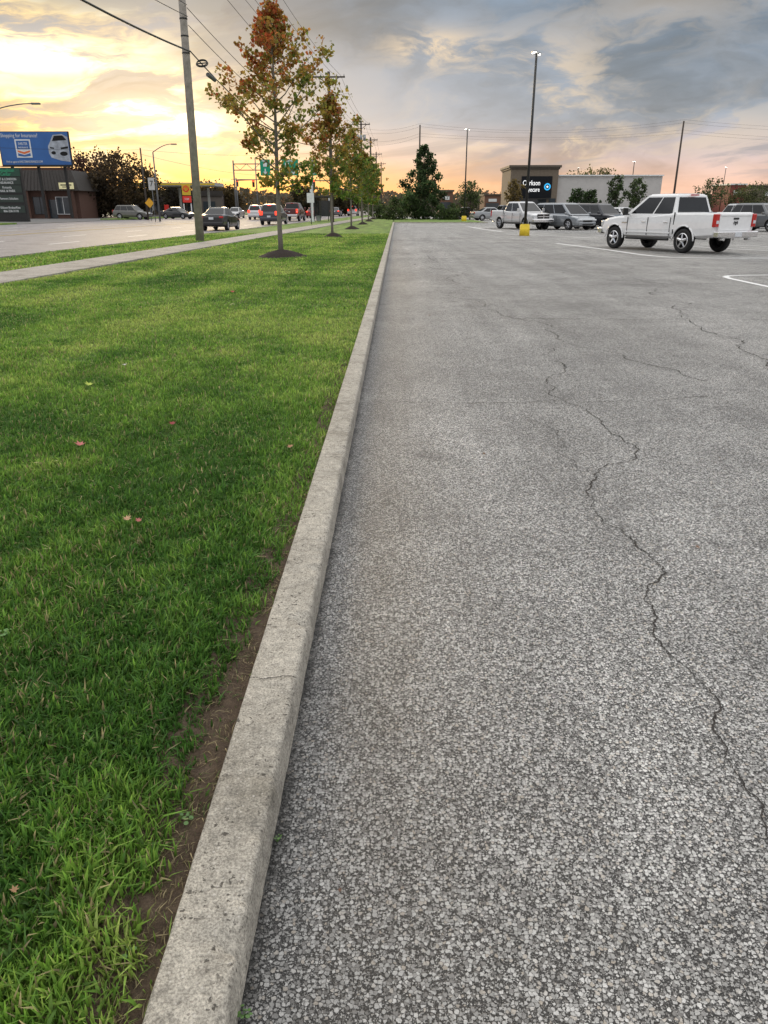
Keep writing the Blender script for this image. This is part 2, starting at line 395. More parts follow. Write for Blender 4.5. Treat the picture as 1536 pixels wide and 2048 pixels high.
tag(o,'long worn pale concrete kerb beside the parking lot','kerb',None,'structure')
b=MB(); b.box((4.3,80.5,.04),(9.6,.16,.12)); b.box((9.1,88,.04),(.16,15,.12)); tag(b.obj('kerb',M_kerb,bevel=.02),'concrete kerb closing the far end of the lot','kerb',None,'structure')
sheet('grass_area',[(-.4,80.58),(9.02,80.58),(9.02,96),(-.4,110)],.085,M_lawn,'green grass beyond the end of the parking lot','grass')
b=MB(); b.loft([[(swn(Y),Y,.05),(swn(Y),Y,.135),(swf(Y),Y,.135),(swf(Y),Y,.05)] for Y in (-10,20,60,150,300)],0); tag(b.obj('sidewalk',M_walk,bevel=.006),'pale concrete sidewalk crossing the lawn','sidewalk',None,'structure')
b=MB(); b.loft([[(rk(Y),Y,-.03),(rk(Y),Y,.12),(rk(Y)+.15,Y,.125),(rk(Y)+.15,Y,-.03)] for Y in (-30,20,60,150,400)],0); tag(b.obj('kerb',M_walk,bevel=.01),'concrete kerb along the edge of the road','kerb',None,'structure')

# cracks
M_crack=mat('crack_dark',(.042,.037,.033),.95,var=.6,scale=40)
M_joint=mat('joint_dark',(.03,.027,.024),.95,var=.4,scale=60)
def crack(pts,wd,z0,name='pavement_crack',rough=.16,lab='thin jagged crack in the asphalt',gap=.25,m=None):
    P_=[Vector((p[0],p[1])) for p in pts]
    for it in range(6):
        Q_=[P_[0]]
        for a,b_ in zip(P_,P_[1:]):
            d=b_-a; nrm=Vector((-d.y,d.x)); Q_+=[(a+b_)/2+nrm*random.uniform(-rough,rough),b_]
        P_=Q_
    V=[];F=[]
    for i,p in enumerate(P_):
        d=(P_[min(i+1,len(P_)-1)]-P_[max(i-1,0)]).normalized(); nn=Vector((-d.y,d.x))
        ww=wd*max(.35,.8+.9*noise.noise(Vector((p.x*5,p.y*5,wd*99)))+random.uniform(-.35,.35))/2
        V+=[(p.x+nn.x*ww,p.y+nn.y*ww,z0),(p.x-nn.x*ww,p.y-nn.y*ww,z0)]
    for i in range(len(P_)-1):
        if gap>0 and (random.random()<gap*.3 or noise.noise(Vector((P_[i].x*3,P_[i].y*3,7)))>.62-gap*.7): continue
        F+=[2*i,2*i+1,2*i+3,2*i+2]
    return tag(fast_mesh(name,V,F,4,m or M_crack),lab,'crack',None,'structure')
crack([(.93,1.2),(.96,1.455),(.979,1.635),(.988,1.873),(.993,2.325),(1.027,2.70)],.0054,.004,gap=.05)
crack([(1.027,2.70),(1.184,3.13),(1.061,3.52),(1.204,4.26),(1.535,4.55),(1.543,5.13),(1.557,5.53)],.0078,.004,gap=.03)
crack([(1.557,5.53),(1.33,6.3),(1.687,7.44),(1.8,8.6)],.009,.004,gap=.1)
crack([(1.18,4.3),(1.05,4.7),(1.12,5.3)],.005,.0045,gap=.3)
crack([(-.19,6.09),(.6,6.0),(1.3,6.12),(2.1,6.1),(3.2,6.5)],.007,.0045,rough=.08,gap=.3)
crack([(1.5,11.1),(3,11.0),(4.42,11.1),(7,10.6)],.014,.004,rough=.06,gap=.2)
crack([(1.33,16.5),(1.32,12.2),(2.21,8.6),(2.57,7.7),(2.9,6.9)],.011,.0045,gap=.2)
crack([(3.62,7.2),(4.05,10.1),(4.94,12.9),(5.2,18)],.014,.004,gap=.2)
crack([(1.1,26),(1.33,20),(1.35,16.5)],.020,.004,gap=.2)
crack([(-.3,24.6),(4,24.3),(9,24.8),(14,24.5)],.05,.0045,rough=.03,gap=.2)
crack([(-.3,38.5),(8,38.4),(16,38.6)],.10,.0045,rough=.02,gap=.2)
crack([(-.467,1.985),(-.42,1.975),(-.36,1.995),(-.316,1.985)],.0045,.1055,'kerb_crack',.1,'hairline crack across the concrete kerb',0,M_joint)
crack([(-.467,7.6),(-.318,7.6)],.012,.1055,'kerb_joint',.02,'expansion joint across the concrete kerb',0,M_joint)
crack([(-.467,4.3),(-.318,4.31)],.005,.1055,'kerb_joint',.04,'fine joint across the concrete kerb',0,M_joint)

# painted lines
def stripe(pts,wd,z0=.007,lab='white painted parking line'):
    V=[];F=[];P_=[Vector(p) for p in pts]
    for i,p in enumerate(P_):
        d=(P_[min(i+1,len(P_)-1)]-P_[max(i-1,0)]).normalized(); nn=Vector((-d.y,d.x))*wd/2
        V+=[(p.x+nn.x,p.y+nn.y,z0),(p.x-nn.x,p.y-nn.y,z0)]
    for i in range(len(P_)-1): F+=[2*i,2*i+1,2*i+3,2*i+2]
    o=fast_mesh('painted_line',V,F,4,M_white); return tag(o,lab,'road marking',None,'structure')
stripe([(7.1,35.3),(7.9,30.5),(8.25,27.2),(8.45,26.1),(8.8,25.4),(9.4,25.05),(10.3,24.9),(16,25.1)],.2)
arc=[(7.55,10)]+[(7.55,16.2),(7.54,17.6),(7.60,18.05),(7.8,18.35),(8.15,18.5),(8.8,18.6),(14,18.8)]
stripe(arc,.14,lab='white painted outline of a parking island')
for k in range(6): stripe([(11.6+3.1*k-.2,33.8),(14.0+3.1*k,28.8)],.16)
for k in range(10): stripe([(7.0+3.05*k-.9,64),(9.3+3.05*k-.4,58.8),(9.3+3.05*k+.2,57.6)],.2)
stripe([(6.6,48),(7.0,47),(7.6,46.2)],.2); stripe([(5.9,66),(6.3,58),(6.9,52.5)],.22)
for k in range(9): stripe([(8.2+3.0*k,46),(10.2+3.0*k,41.8)],.18)
for ln in (3.6,7.2,16,20):
    for k in range(14):
        Y=16+k*9; stripe([(rk(Y)-ln,Y),(rk(Y+3)-ln,Y+3)],.15,.006,'white dashed lane marking on the road')
M_yl=mat('yellow_line_paint',(.5,.34,.05),.7)
for ln in (11.2,11.5,14.2):
    V=[(rk(-20)-ln,-20,.006),(rk(-20)-ln-.12,-20,.006),(rk(300)-ln-.12,300,.006),(rk(300)-ln,300,.006)]
    tag(fast_mesh('painted_line',V,[0,1,2,3],4,M_yl),'yellow centre line on the road','road marking',None,'structure')

# ------------------------------------------------------------------ grass blades
TREE1=(-3.57,24.0)
def nz(X,Y,s,o=0): return np.array([noise.noise(Vector((a*s,b_*s,o))) for a,b_ in zip(X,Y)])
BV=[];BC=[]
def add_blades(n,y0,y1,wd,hh,mode=''):
    Y=rng.uniform(y0,y1,n)
    ew=np.array([edge_w(v) for v in Y])
    if mode=='dirt': X=KX0-.005-rng.uniform(0,1,n)*ew
    elif mode=='verge': X=rk(Y)+.18+rng.uniform(0,1,n)*(swf(Y)-rk(Y)-.2)
    else:
        xl=np.maximum(-.56*Y-.7,swn(Y)+.02)
        ew=ew*(1+.5*nz(Y*0,Y,9,3)+.3*nz(Y*0,Y,31,5))
        jit=rng.exponential(.018,n)
        X0=KX0-ew; X=X0-(X0-xl)*rng.uniform(0,1,n)
        near=(X0-X)<.04; X=np.where(near,X+jit*rng.choice([0,1],n),X); X=np.minimum(X,KX0-.006)
    m=((X-TREE1[0])**2/.45+(Y-TREE1[1])**2/.45)>1; X=X[m];Y=Y[m]; n=len(X)
    Z=np.array([lz(a,b_) for a,b_ in zip(X,Y)])-.004
    c1=nz(X,Y,1.1,1); c2=nz(X,Y,7,2); c3=nz(X*1.0,Y*.12,1.3,8); c4=nz(X,Y,.35,4); c5=nz(X,Y,2.6,9); c6=nz(X,Y,22,6)
    h=hh*rng.uniform(.5,1.3,n)*(1+.4*c2+.2*c1+.3*c6)
    wv=wd*rng.uniform(.45,1.5,n)
    th=rng.uniform(0,2*math.pi,n); la=3*c5+3*c2+2.5*c6+rng.normal(0,1.6,n); ld=np.stack([np.cos(la),np.sin(la)],1)
    lean=np.abs(rng.normal(.6,.55,n))
    if mode=='dirt': h*=.5; lean+=.8
    px=np.cos(th)*wv/2; py=np.sin(th)*wv/2
    B=np.stack([X,Y,Z],1)
    mid=B.copy(); mid[:,0]+=ld[:,0]*h*lean*.28; mid[:,1]+=ld[:,1]*h*lean*.28; mid[:,2]+=h*.6/np.sqrt(1+lean**2*.3)
    tip=B.copy(); tip[:,0]+=ld[:,0]*h*lean*.8; tip[:,1]+=ld[:,1]*h*lean*.8; tip[:,2]+=h/np.sqrt(1+lean**2*1.1)
    S=np.stack([px,py,np.zeros(n)],1)
    v=np.stack([B-S*.8,B+S*.8,mid+S,mid-S,tip+S*.12,tip-S*.12],1)
    near_shade=np.interp(Y,[0,1.6,3.2,7,12],[-.42,-.36,-.14,-.02,.06])      # shade painted into blade colour: darker close to the camera, paler farther off
    t=np.clip(.50+near_shade+.38*c1+.3*c2+.5*c3+.5*c4+.3*c5+rng.normal(0,.17,n),0,1)[:,None]
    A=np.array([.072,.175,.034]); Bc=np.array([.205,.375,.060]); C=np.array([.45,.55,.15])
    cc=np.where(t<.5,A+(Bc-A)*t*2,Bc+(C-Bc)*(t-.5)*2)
    dry=rng.random(n)<(.045+.05*(c1>.2)) if mode!='dirt' else rng.random(n)<.85
    cc[dry]=np.array([.48,.40,.23])*rng.uniform(.5,1.1,(dry.sum(),1))
    cc=cc*rng.uniform(.62,1.36,(n,1))*(1+.25*c6[:,None])
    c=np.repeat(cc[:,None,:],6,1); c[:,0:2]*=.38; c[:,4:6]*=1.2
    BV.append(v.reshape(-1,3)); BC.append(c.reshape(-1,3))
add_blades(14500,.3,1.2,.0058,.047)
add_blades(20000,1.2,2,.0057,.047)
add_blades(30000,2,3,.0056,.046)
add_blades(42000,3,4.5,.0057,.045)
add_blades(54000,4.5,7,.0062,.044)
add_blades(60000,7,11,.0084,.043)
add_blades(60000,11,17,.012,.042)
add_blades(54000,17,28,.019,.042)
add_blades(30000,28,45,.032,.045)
add_blades(24000,14,45,.030,.06,'verge')
add_blades(2100,.3,3.8,.0022,.055,'dirt')
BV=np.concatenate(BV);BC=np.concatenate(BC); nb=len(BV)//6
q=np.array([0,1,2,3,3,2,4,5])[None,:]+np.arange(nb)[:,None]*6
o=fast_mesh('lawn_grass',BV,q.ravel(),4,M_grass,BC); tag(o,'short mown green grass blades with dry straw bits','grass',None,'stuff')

def flat_leaf(loc,s,c,rz,curl=.3,name='fallen_leaf',lab='dry reddish fallen maple leaf lying on grass'):
    b=MB(); pts=[]
    prof=[1,.45,.9,.4,.75,.3,.35,.12,.35,.3,.75,.4,.9,.45]
    for i,r in enumerate(prof):
        a=2*math.pi*i/len(prof); pts.append((math.sin(a)*r*s,math.cos(a)*r*s,curl*s*(abs(math.sin(a))*r)**2+.1*s*random.random()))
    cv=b.bm.verts.new((0,0,0)); vs=[b.bm.verts.new(p) for p in pts]
    for i in range(len(vs)): b.bm.faces.new((cv,vs[i],vs[(i+1)%len(vs)]))
    o=b.obj(name,mat('leaf_%d'%int(c[0]*1000+c[1]*100),c,.7,var=.3,scale=60)); o.location=loc; o.rotation_euler=(random.uniform(.1,.5),random.uniform(-.25,.25),rz)
    tag(o,lab,'leaf','fallen leaves'); return o
for (px,py,c,s) in [(158,886,(.52,.17,.15),.044),(345,843,(.30,.05,.05),.034),(583,888,(.40,.20,.11),.03),(255,1035,(.52,.32,.18),.028),(278,1038,(.48,.15,.13),.022),(248,725,(.5,.48,.42),.035),(465,578,(.42,.07,.06),.06),(175,765,(.42,.50,.08),.05),(30,1785,(.35,.2,.1),.014)]:
    dy=py-408; X=1.345*1.0816*(px-795)/dy; Y=1.345*(1731/dy-.412)
    flat_leaf((X,Y,.153),s,c,random.uniform(-.5,.5),.5)
for (px,py,c,s) in [(1397,1086,(.24,.12,.06),.02),(1340,1115,(.10,.05,.03),.012),(970,902,(.2,.1,.05),.018),(688,1780,(.16,.08,.05),.009),(1437,908,(.22,.12,.06),.015),(860,625,(.15,.09,.05),.03)]:
    dy=py-408; X=1.622*(px-795)/dy; Y=2596/dy-.618
    flat_leaf((X,Y,.006),s,c,random.uniform(0,6),.3,lab='small brown fallen leaf lying on asphalt')
def weed(X,Y,Z,r,nl,c=(.10,.20,.05),lab='small round-leaved green weed on bare soil',hz=.012):
    b=MB()
    for i in range(nl):
        a=2*math.pi*i/nl*2.4+random.uniform(-.5,.5); rr=r*random.uniform(.15,1.1); cx,cy=math.cos(a)*rr,math.sin(a)*rr; s=min(.008,r*random.uniform(.2,.36))
        b.cyl((0,0,0),(cx*.8,cy*.8,hz*.8),.0010,.0008,4)
        tl=random.uniform(-.6,.6)
        pts=[(cx+math.cos(a+t)*s,cy+math.sin(a+t)*s*.8,hz*random.uniform(.95,1.05)+.006*i/nl+math.cos(t)*s*tl) for t in np.linspace(0,2*math.pi,9)[:-1]]
        b.poly(pts)
    o=b.obj('weed',mat('weed_green_%d'%int(c[1]*100),c,.5,var=.3,scale=50),loc=(X,Y,Z)); tag(o,lab,'weed','weeds by the kerb')
weed(-.52,1.42,.066,.022,10,(.08,.16,.04)); weed(-.296,.98,.002,.014,8); weed(-.55,1.06,.066,.018,7); weed(-.296,1.42,.002,.010,6)
weed(-1.36,2.2,.09,.030,12,(.10,.22,.05),'low broad-leaved weed growing among the grass',.038)

# ------------------------------------------------------------------ trees
def leaves(cent,size,cols,name,parent,flat=.0):
    n=len(cent); C=np.asarray(cent); s=(size*rng.uniform(.6,1.3,n))[:,None]
    a=rng.normal(size=(n,3)); a/=np.linalg.norm(a,axis=1)[:,None]
    b_=np.cross(a,rng.normal(size=(n,3))); b_/=np.linalg.norm(b_,axis=1)[:,None]
    c_=np.cross(a,b_)
    v=np.stack([C-a*s*.5,C+b_*s*.48+c_*s*.15,C+a*s*.6,C-b_*s*.48+c_*s*.15],1).reshape(-1,3)
    q=np.arange(4*n)
    return fast_mesh(name,v,q,4,M_leaf,np.repeat(cols,4,0),parent)
def maple(e,seed,H,CR,zb,nleaf,size,tr,redness,bark=M_bark):
    rs=random.Random(seed); rg=np.random.default_rng(seed)
    b=MB(); pts=[]
    for i in range(12):
        t=i/11; pts.append(Vector((.06*math.sin(t*5+seed)*t,.05*math.sin(t*4+seed*2)*t,t*H)))
    b.path(pts,tr,.010,8); b.cyl((0,0,-.05),(0,0,.12),tr*1.35,tr,8)
    anchors=[]
    nl=38
    for i in range(nl):
        t=(i+.5)/nl; zz=zb*.95+(H*.97-zb)*t**.95
        j=min(10,int(zz/H*11)); st=pts[j].lerp(pts[j+1],zz/H*11-j)
        prof=(.45+.55*math.sin(min(1,(t+.02)/.36)*math.pi/2) if t<.34 else max(.10,1-((t-.34)/.66)**.95*.92))
        Rr=CR*prof*rs.uniform(.55,1.15); a=i*2.4+rs.uniform(-.4,.4)
        o_=Vector((math.cos(a),math.sin(a),0)); up=rs.uniform(.45,.95) if t>.1 else rs.uniform(.05,.35)
        p=[st]
        for k in range(1,5):
            u=k/4; p.append(st+o_*Rr*u+Vector((rs.uniform(-.06,.06),rs.uniform(-.06,.06),Rr*up*u**1.2)))
        b.path(p,.022*(1-t)+.008,.004,5)
        for k in range(1,5): anchors.append((p[k],.4+k*.12))
        for s_ in range(5):
            u=rs.uniform(.25,1); k=min(3,int(u*4)); q0=p[k].lerp(p[k+1],u*4-k) if u<1 else p[4]
            d=(o_*rs.uniform(.2,1)+Vector((rs.uniform(-1,1),rs.uniform(-1,1),rs.uniform(.0,.9)))).normalized()*Rr*rs.uniform(.18,.42)
            b.cyl(q0,q0+d,.006,.003,4); anchors.append((q0+d,1)); anchors.append((q0+d*.5,.8))
    b.obj('trunk',bark,e)
    wt=np.array([a[1] for a in anchors])*np.array([rs.uniform(.05,1)**1.5 for _ in anchors]); wt/=wt.sum()
    A=np.array([list(a[0]) for a in anchors]); idx=rg.choice(len(A),nleaf,p=wt)
    C=A[idx]+rg.normal(0,.085*CR/1.7,(nleaf,3))
    an=np.array([rs.random() for _ in anchors])[idx]
    t=np.clip(redness+.75*(C[:,2]-H*.52)/H+.6*(an-.5)+.12*np.clip(-C[:,0],-1,1)+rg.normal(0,.16,nleaf),0,1)[:,None]
    G0=np.array([.14,.24,.05]);Y0=np.array([.38,.28,.06]);R0=np.array([.46,.10,.04])
    cc=np.where(t<.5,G0+(Y0-G0)*t*2,Y0+(R0-Y0)*(t-.5)*2)*rg.uniform(.5,1.4,(nleaf,1))
    leaves(C,size,cc,'crown',e)
GT='young maple trees in a row along the lawn'
specs=[(TREE1[0],TREE1[1],11,6.75,1.78,1.9,5800,.105,.08,.40),(-3.32,40.3,5,6.6,1.75,1.95,4900,.13,.07,.32),(-3.2,55,8,6.3,1.7,1.85,3900,.155,.07,.16),(-3.1,70,3,6.0,1.65,1.8,3000,.18,.07,.08),(-3.1,85,9,6.0,1.65,1.8,2300,.21,.07,.2),(-3.1,100,14,5.8,1.6,1.8,1800,.25,.08,.2)]
for i,(X,Y,sd_,H,CR,zb,nl,sz,tr,rd) in enumerate(specs):
    e=empty('maple_tree',(X,Y,.09),0,['slender young maple turning red and green, in mulch','young maple with orange-red leaves on the lawn','young green and yellow maple on the lawn','young green maple on the lawn','young reddish maple on the lawn','young maple on the lawn'][i],'tree',GT)
    maple(e,sd_,H,CR,zb,nl,sz,tr,rd)
    b=MB(); rr=.80 if i==0 else .55; nseg=28; rings=[]
    for k in range(7):
        u=k/6; rings.append([(math.cos(2*math.pi*j/nseg)*rr*(1-u*.97)*(1+.15*noise.noise(Vector((math.cos(j*.22)*2,math.sin(j*.22)*2,i+k*.3)))),math.sin(2*math.pi*j/nseg)*rr*.85*(1-u*.97),.0+.22*math.sin(u*math.pi/2)**1.3+.02*noise.noise(Vector((j*1.7,k*2,i)))) for j in range(nseg)])
    b.loft(rings,0,True); o=b.obj('mulch_mound',M_mulch,loc=(X+.05,Y,.08)); tag(o,'low mound of dark mulch around a tree base','mulch',None,'stuff')

def bushy(name,loc,H,W,n,size,c,lab,cat,trunk=.25,seed=1,group=None,cone=0.0,nb_=46,br=.17):
    e=empty(name,loc,0,lab,cat,group); rs=random.Random(seed); rg=np.random.default_rng(seed)
    b=MB(); tz=H*trunk
    b.cyl((0,0,-.1),(0,0,H*.75),.03*H*.6+.03,.03,8)
    bl=[]
    for i in range(nb_):
        t=(i+rs.random())/nb_; zz=tz+(H-tz)*t; pr=(math.sqrt(max(0,1-(2*t-1)**2))*(1-cone)+cone*min(1,t*9+.5)*(1-t)*1.1); a=i*2.4+rs.uniform(-.5,.5); r=W/2*pr*math.sqrt(rs.uniform(.05,.95))*rs.choice([.9,1,1,1.22])
        p=Vector((math.cos(a)*r,math.sin(a)*r,min(zz,H*.97))); bl.append((p,W*br*rs.uniform(.5,1.2)*(.35+.65*pr),rs.uniform(.5,1.5)))
        if trunk>0 and i%2: b.cyl((0,0,max(.1,zz*.55)),p,.02*H*.2+.01,.01,5)
    b.obj('trunk',M_barkd,e)
    wts=np.array([q[1]**2 for q in bl]); idx=rg.choice(len(bl),n,p=wts/wts.sum()); Cn=np.array([list(q[0]) for q in bl])[idx]; Rn=np.array([q[1] for q in bl])[idx][:,None]; K=np.array([q[2] for q in bl])[idx][:,None]
    d=rg.normal(size=(n,3)); d/=np.linalg.norm(d,axis=1)[:,None]
    C=Cn+d*Rn*rg.uniform(.3,1.35,(n,1))*np.array([1,1,.85]); C[:,2]=np.maximum(C[:,2],.05)
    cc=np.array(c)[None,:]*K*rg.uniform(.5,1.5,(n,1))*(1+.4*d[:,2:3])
    leaves(C,size,cc,'crown',e); return e
bushy('tree',(3.25,101,.08),8.5,7.3,7500,.25,(.065,.105,.040),'dense dark green tree beyond the lot','tree',.03,21,cone=.85,nb_=110,br=.105)
for i,(X,Y,H,W) in enumerate([(-1.9,104,1.6,3.4),(-.2,98,1.5,3),(6.2,97,1.2,3),(.6,112,3.0,3.5),(7.6,106,1.6,3),(-3.2,118,2.4,4)]):
    bushy('bush',(X,Y,.0),H,W,900,.2,(.05,.075,.025),'rounded dark green bush at the end of the lot','bush',.0,40+i,'bushes at the end of the lot')
for i,(px,Y,H,W,c,nm) in enumerate([(1025,104,4.8,2.2,(.16,.12,.045),'yellowing small tree by the storefront'),(1228,92,4.9,2.0,(.06,.09,.035),'small green tree in front of the pale wall'),(1268,95,4.7,2.3,(.07,.10,.04),'small green tree in front of the pale wall'),(1150,99,3.6,2.3,(.05,.085,.03),'dark green rounded shrub by the wall'),(1178,97,3.4,2.0,(.045,.075,.028),'dark green rounded shrub by the wall'),(1412,110,5.0,4.2,(.06,.08,.03),'green tree behind the parked pickup'),(1500,120,4.8,5,(.06,.08,.03),'green tree at the lot'),(1475,112,4,4,(.07,.08,.03),'green tree at the lot'),(940,104,4.6,3.2,(.07,.10,.035),'small green tree near the lot end')]):
    bushy('tree',((px-795)/1600*Y,Y,0),H,W,1500,.19,c,nm,'tree',.28,60+i)
for i,(px,Y,H,W,c) in enumerate([(165,125,8.6,8,(.10,.045,.035)),(205,128,9.6,9,(.08,.05,.032)),(243,120,8.8,8,(.08,.055,.03)),(278,124,7.4,7,(.07,.055,.027)),(190,118,6.0,7,(.06,.045,.028)),(345,150,5.5,7,(.06,.05,.03)),(420,160,6,8,(.07,.05,.025)),(456,155,5,7,(.07,.05,.02)),(610,150,5,6,(.07,.06,.03)),(690,150,4.4,6,(.07,.06,.03)),(1190,160,8,11,(.12,.12,.04))]):
    bushy('tree',((px-795)/1600*Y,Y,0),H,W,3400,.33,c,'dark reddish-brown tree across the road' if i<5 else 'dull green tree in the distance','tree',.04 if i<5 else .1,80+i)
n=36000; X=rng.uniform(-330,420,n); Yv=rng.uniform(300,420,n)
hm=np.where(X>40,5.0,7.0)+3.2*np.array([noise.noise(Vector((a*.022,0,1)))+.6*noise.noise(Vector((a*.08,b_*.02,4))) for a,b_ in zip(X,Yv)])
Z=rng.uniform(0,1,n)**.9*np.maximum(2.2,hm)
cc=np.array([.115,.10,.075])[None,:]*rng.uniform(.6,1.4,(n,1)); cc[rng.random(n)<.1]=np.array([.17,.10,.06])
o=leaves(np.stack([X,Yv,Z],1),1.6,cc,'tree_line',None); tag(o,'low autumn tree line along the horizon','trees',None,'stuff')

# ------------------------------------------------------------------ vehicles
def wheel(parent,x,y,r,wd,side,rimm):
    b=MB(); b.cyl((x-side*.05,y,r),(x+side*(wd/2-.05),y,r),r*.30,r*.30,16); hub=b.obj('wheel',M_dark,parent)
    b=MB(); h=wd/2
    b.lathe([(-h*.8,r*.62),(-h,r*.80),(-h*.9,r*.95),(-h*.6,r),(h*.6,r),(h*.9,r*.95),(h,r*.80),(h*.8,r*.62),(-h*.8,r*.62)],(x,y,r),28); b.obj('tyre',M_tyre,hub)
    b=MB(); xo=x+side*h*.72
    b.lathe([(side*h*.72,r*.64),(side*h*.86,r*.64),(side*h*.86,r*.56),(side*h*.3,r*.54),(side*h*.2,r*.1)],(x,y,r),28,1)
    b.lathe([(side*h*.70,r*.655),(side*h*.9,r*.655),(side*h*.9,r*.57)],(x,y,r),28,0)
    for k in range(5):
        a=2*math.pi*k/5+.3; d=Vector((0,math.cos(a),math.sin(a)));c0=Vector((xo,y,r))
        b.cyl(c0+d*r*.08,c0+d*r*.60,r*.15,r*.11,6)
    b.cyl((xo-side*.02,y,r),(xo+side*.03,y,r),r*.17,r*.14,12)
    b.obj('rim',[rimm,M_dark],hub)
def bil(q,u,v):
    a=q[0].lerp(q[1],u); b_=q[3].lerp(q[2],u); return a.lerp(b_,v)
def pane(name,parent,q,u0,u1,v0,v1,m=None,off=.006):
    m=m or M_glass
    q=[Vector(p) for p in q]; p=[bil(q,u0,v0),bil(q,u1,v0),bil(q,u1,v1),bil(q,u0,v1)]
    nrm=(p[1]-p[0]).cross(p[3]-p[0]).normalized(); c=sum(p,Vector())/4
    ctr=Vector((0,c.y,c.z-.3))
    if nrm.dot(c-ctr)<0: nrm=-nrm
    b=MB(); b.loft([[x_-nrm*.004 for x_ in p],[x_+nrm*off for x_ in p]],0); return b.obj(name,m,parent)
def vehicle(kind,loc,rz,c,label,group,lit=False,rim=None,name=None,cat=None,detail=False,metal=.25,scale=1):
    cat=cat or {'sedan':'car','suv':'car','van':'car','pickup':'pickup truck'}[kind]
    name=name or {'sedan':'parked_car','suv':'parked_car','van':'parked_minivan','pickup':'pickup_truck'}[kind]
    e=empty(name,loc,rz,label,cat,group,scale); rim=rim or M_alloy
    pm=mat('car_paint_%d_%d_%d'%tuple(int(v*999) for v in c),c,.28,metal if max(c)<.7 else 0,var=.04,coat=.9)
    S={'sedan':dict(L=4.75,W=1.84,r=.33,wf=1.42,wr=-1.38,body=[(-2.37,.42,.86,.80),(-2.30,.30,1.02,.90),(-1.6,.24,1.06,.99),(-.4,.20,.98,1.0),(.9,.20,.95,1.0),(1.6,.22,.86,.98),(2.2,.26,.74,.90),(2.37,.36,.60,.74)],cab=(1.15,.35,-.75,-1.85,.93,1.44,.88,.60)),
       'suv':dict(L=4.7,W=1.90,r=.37,wf=1.42,wr=-1.38,body=[(-2.33,.50,.95,.86),(-2.27,.34,1.10,.95),(-1.5,.28,1.12,1.0),(0,.26,1.08,1.0),(.95,.26,1.06,1.0),(1.6,.28,1.0,.98),(2.2,.32,.90,.92),(2.36,.42,.72,.78)],cab=(1.2,.40,-1.80,-2.22,1.05,1.70,.92,.68)),
       'van':dict(L=5.1,W=1.98,r=.35,wf=1.6,wr=-1.45,body=[(-2.52,.48,.95,.88),(-2.46,.30,1.08,.96),(-1.5,.24,1.08,1.0),(0,.22,1.05,1.0),(1.2,.22,1.02,1.0),(1.8,.24,.95,.97),(2.35,.28,.84,.90),(2.54,.38,.66,.76)],cab=(1.8,.70,-2.05,-2.42,1.02,1.74,.93,.70)),
       'pickup':dict(L=5.82,W=2.02,r=.41,wf=1.86,wr=-1.71,body=[(-2.98,.62,1.34,.93),(-2.94,.56,1.36,.95),(-2.2,.50,1.37,.97),(-1.2,.46,1.36,.97),(0,.46,1.27,.97),(1.15,.46,1.25,.97),(1.8,.48,1.22,.96),(2.35,.50,1.15,.93),(2.68,.55,1.05,.87),(2.82,.60,.92,.78)],cab=(1.46,.46,-.96,-1.17,1.24,1.93,.94,.71))}[kind]
    hw=S['W']/2; b=MB(); rings=[]
    for (yy,zb,zt,wf) in S['body']:
        w_=hw*wf; h=zt-zb
        half=[(w_*.84,zb),(w_*.96,zb+h*.10),(w_,zb+h*.38),(w_*.995,zb+h*.62),(w_*.975,zt-.09),(w_*.93,zt-.02),(w_*.80,zt)]
        rings.append([(p[0],yy,p[1]) for p in half]+[(-p[0],yy,p[1]) for p in half[::-1]])
    b.loft(rings,0)
    body=b.obj('body',[pm,M_dark],e)
    cut=MB()
    for yy in (S['wf'],S['wr']):
        for s_ in (-1,1): cut.cyl((s_*(hw-.30),yy,S['r']*1.02),(s_*(hw+.2),yy,S['r']*1.02),S['r']*1.19,S['r']*1.19,28,1)
    if kind=='pickup': cut.box((0,-2.08,1.45),(1.62,1.62,1.4),1)
    co_=cut.obj('cut',[pm,M_dark]); co_.parent=e
    mo=body.modifiers.new('cut','BOOLEAN'); mo.operation='DIFFERENCE'; mo.object=co_; mo.solver='EXACT'
    bpy.context.view_layer.update(); dg=bpy.context.evaluated_depsgraph_get()
    me=bpy.data.meshes.new_from_object(body.evaluated_get(dg)); body.modifiers.clear(); body.data=me; me.name='body'
    bpy.data.objects.remove(co_)
    bv=body.modifiers.new('b','BEVEL'); bv.width=.045; bv.segments=3; bv.limit_method='ANGLE'; bv.angle_limit=R(30); bv.use_clamp_overlap=True
    yA,yB,yC,yD,zb,zr,wb,wr=S['cab']; wb*=hw; wr*=hw; zb-=.05
    base=[Vector((wb,yA,zb)),Vector((wb,yD,zb)),Vector((-wb,yD,zb)),Vector((-wb,yA,zb))]
    top=[Vector((wr,yB,zr)),Vector((wr,yC,zr)),Vector((-wr,yC,zr)),Vector((-wr,yB,zr))]
    b=MB(); b.loft([base,top],0)
    b.loft([[Vector((p.x*.985,(p.y-(yB+yC)/2)*.985+(yB+yC)/2,zr-.01)) for p in top],[Vector((p.x*.88,(p.y-(yB+yC)/2)*.93+(yB+yC)/2,zr+.035)) for p in top],[Vector((p.x*.5,(p.y-(yB+yC)/2)*.7+(yB+yC)/2,zr+.055)) for p in top]],0)
    b.obj('roof',pm,e,bevel=.05,segs=3)
    side=lambda s_:[Vector((s_*wb,yD,zb)),Vector((s_*wb,yA,zb)),Vector((s_*wr,yB,zr)),Vector((s_*wr,yC,zr))]
    pane('windscreen',e,[base[0],base[3],top[3],top[0]],.05,.95,.12,.92)
    pane('rear_window',e,[base[1],base[2],top[2],top[1]],.07,.93,.18,.90)
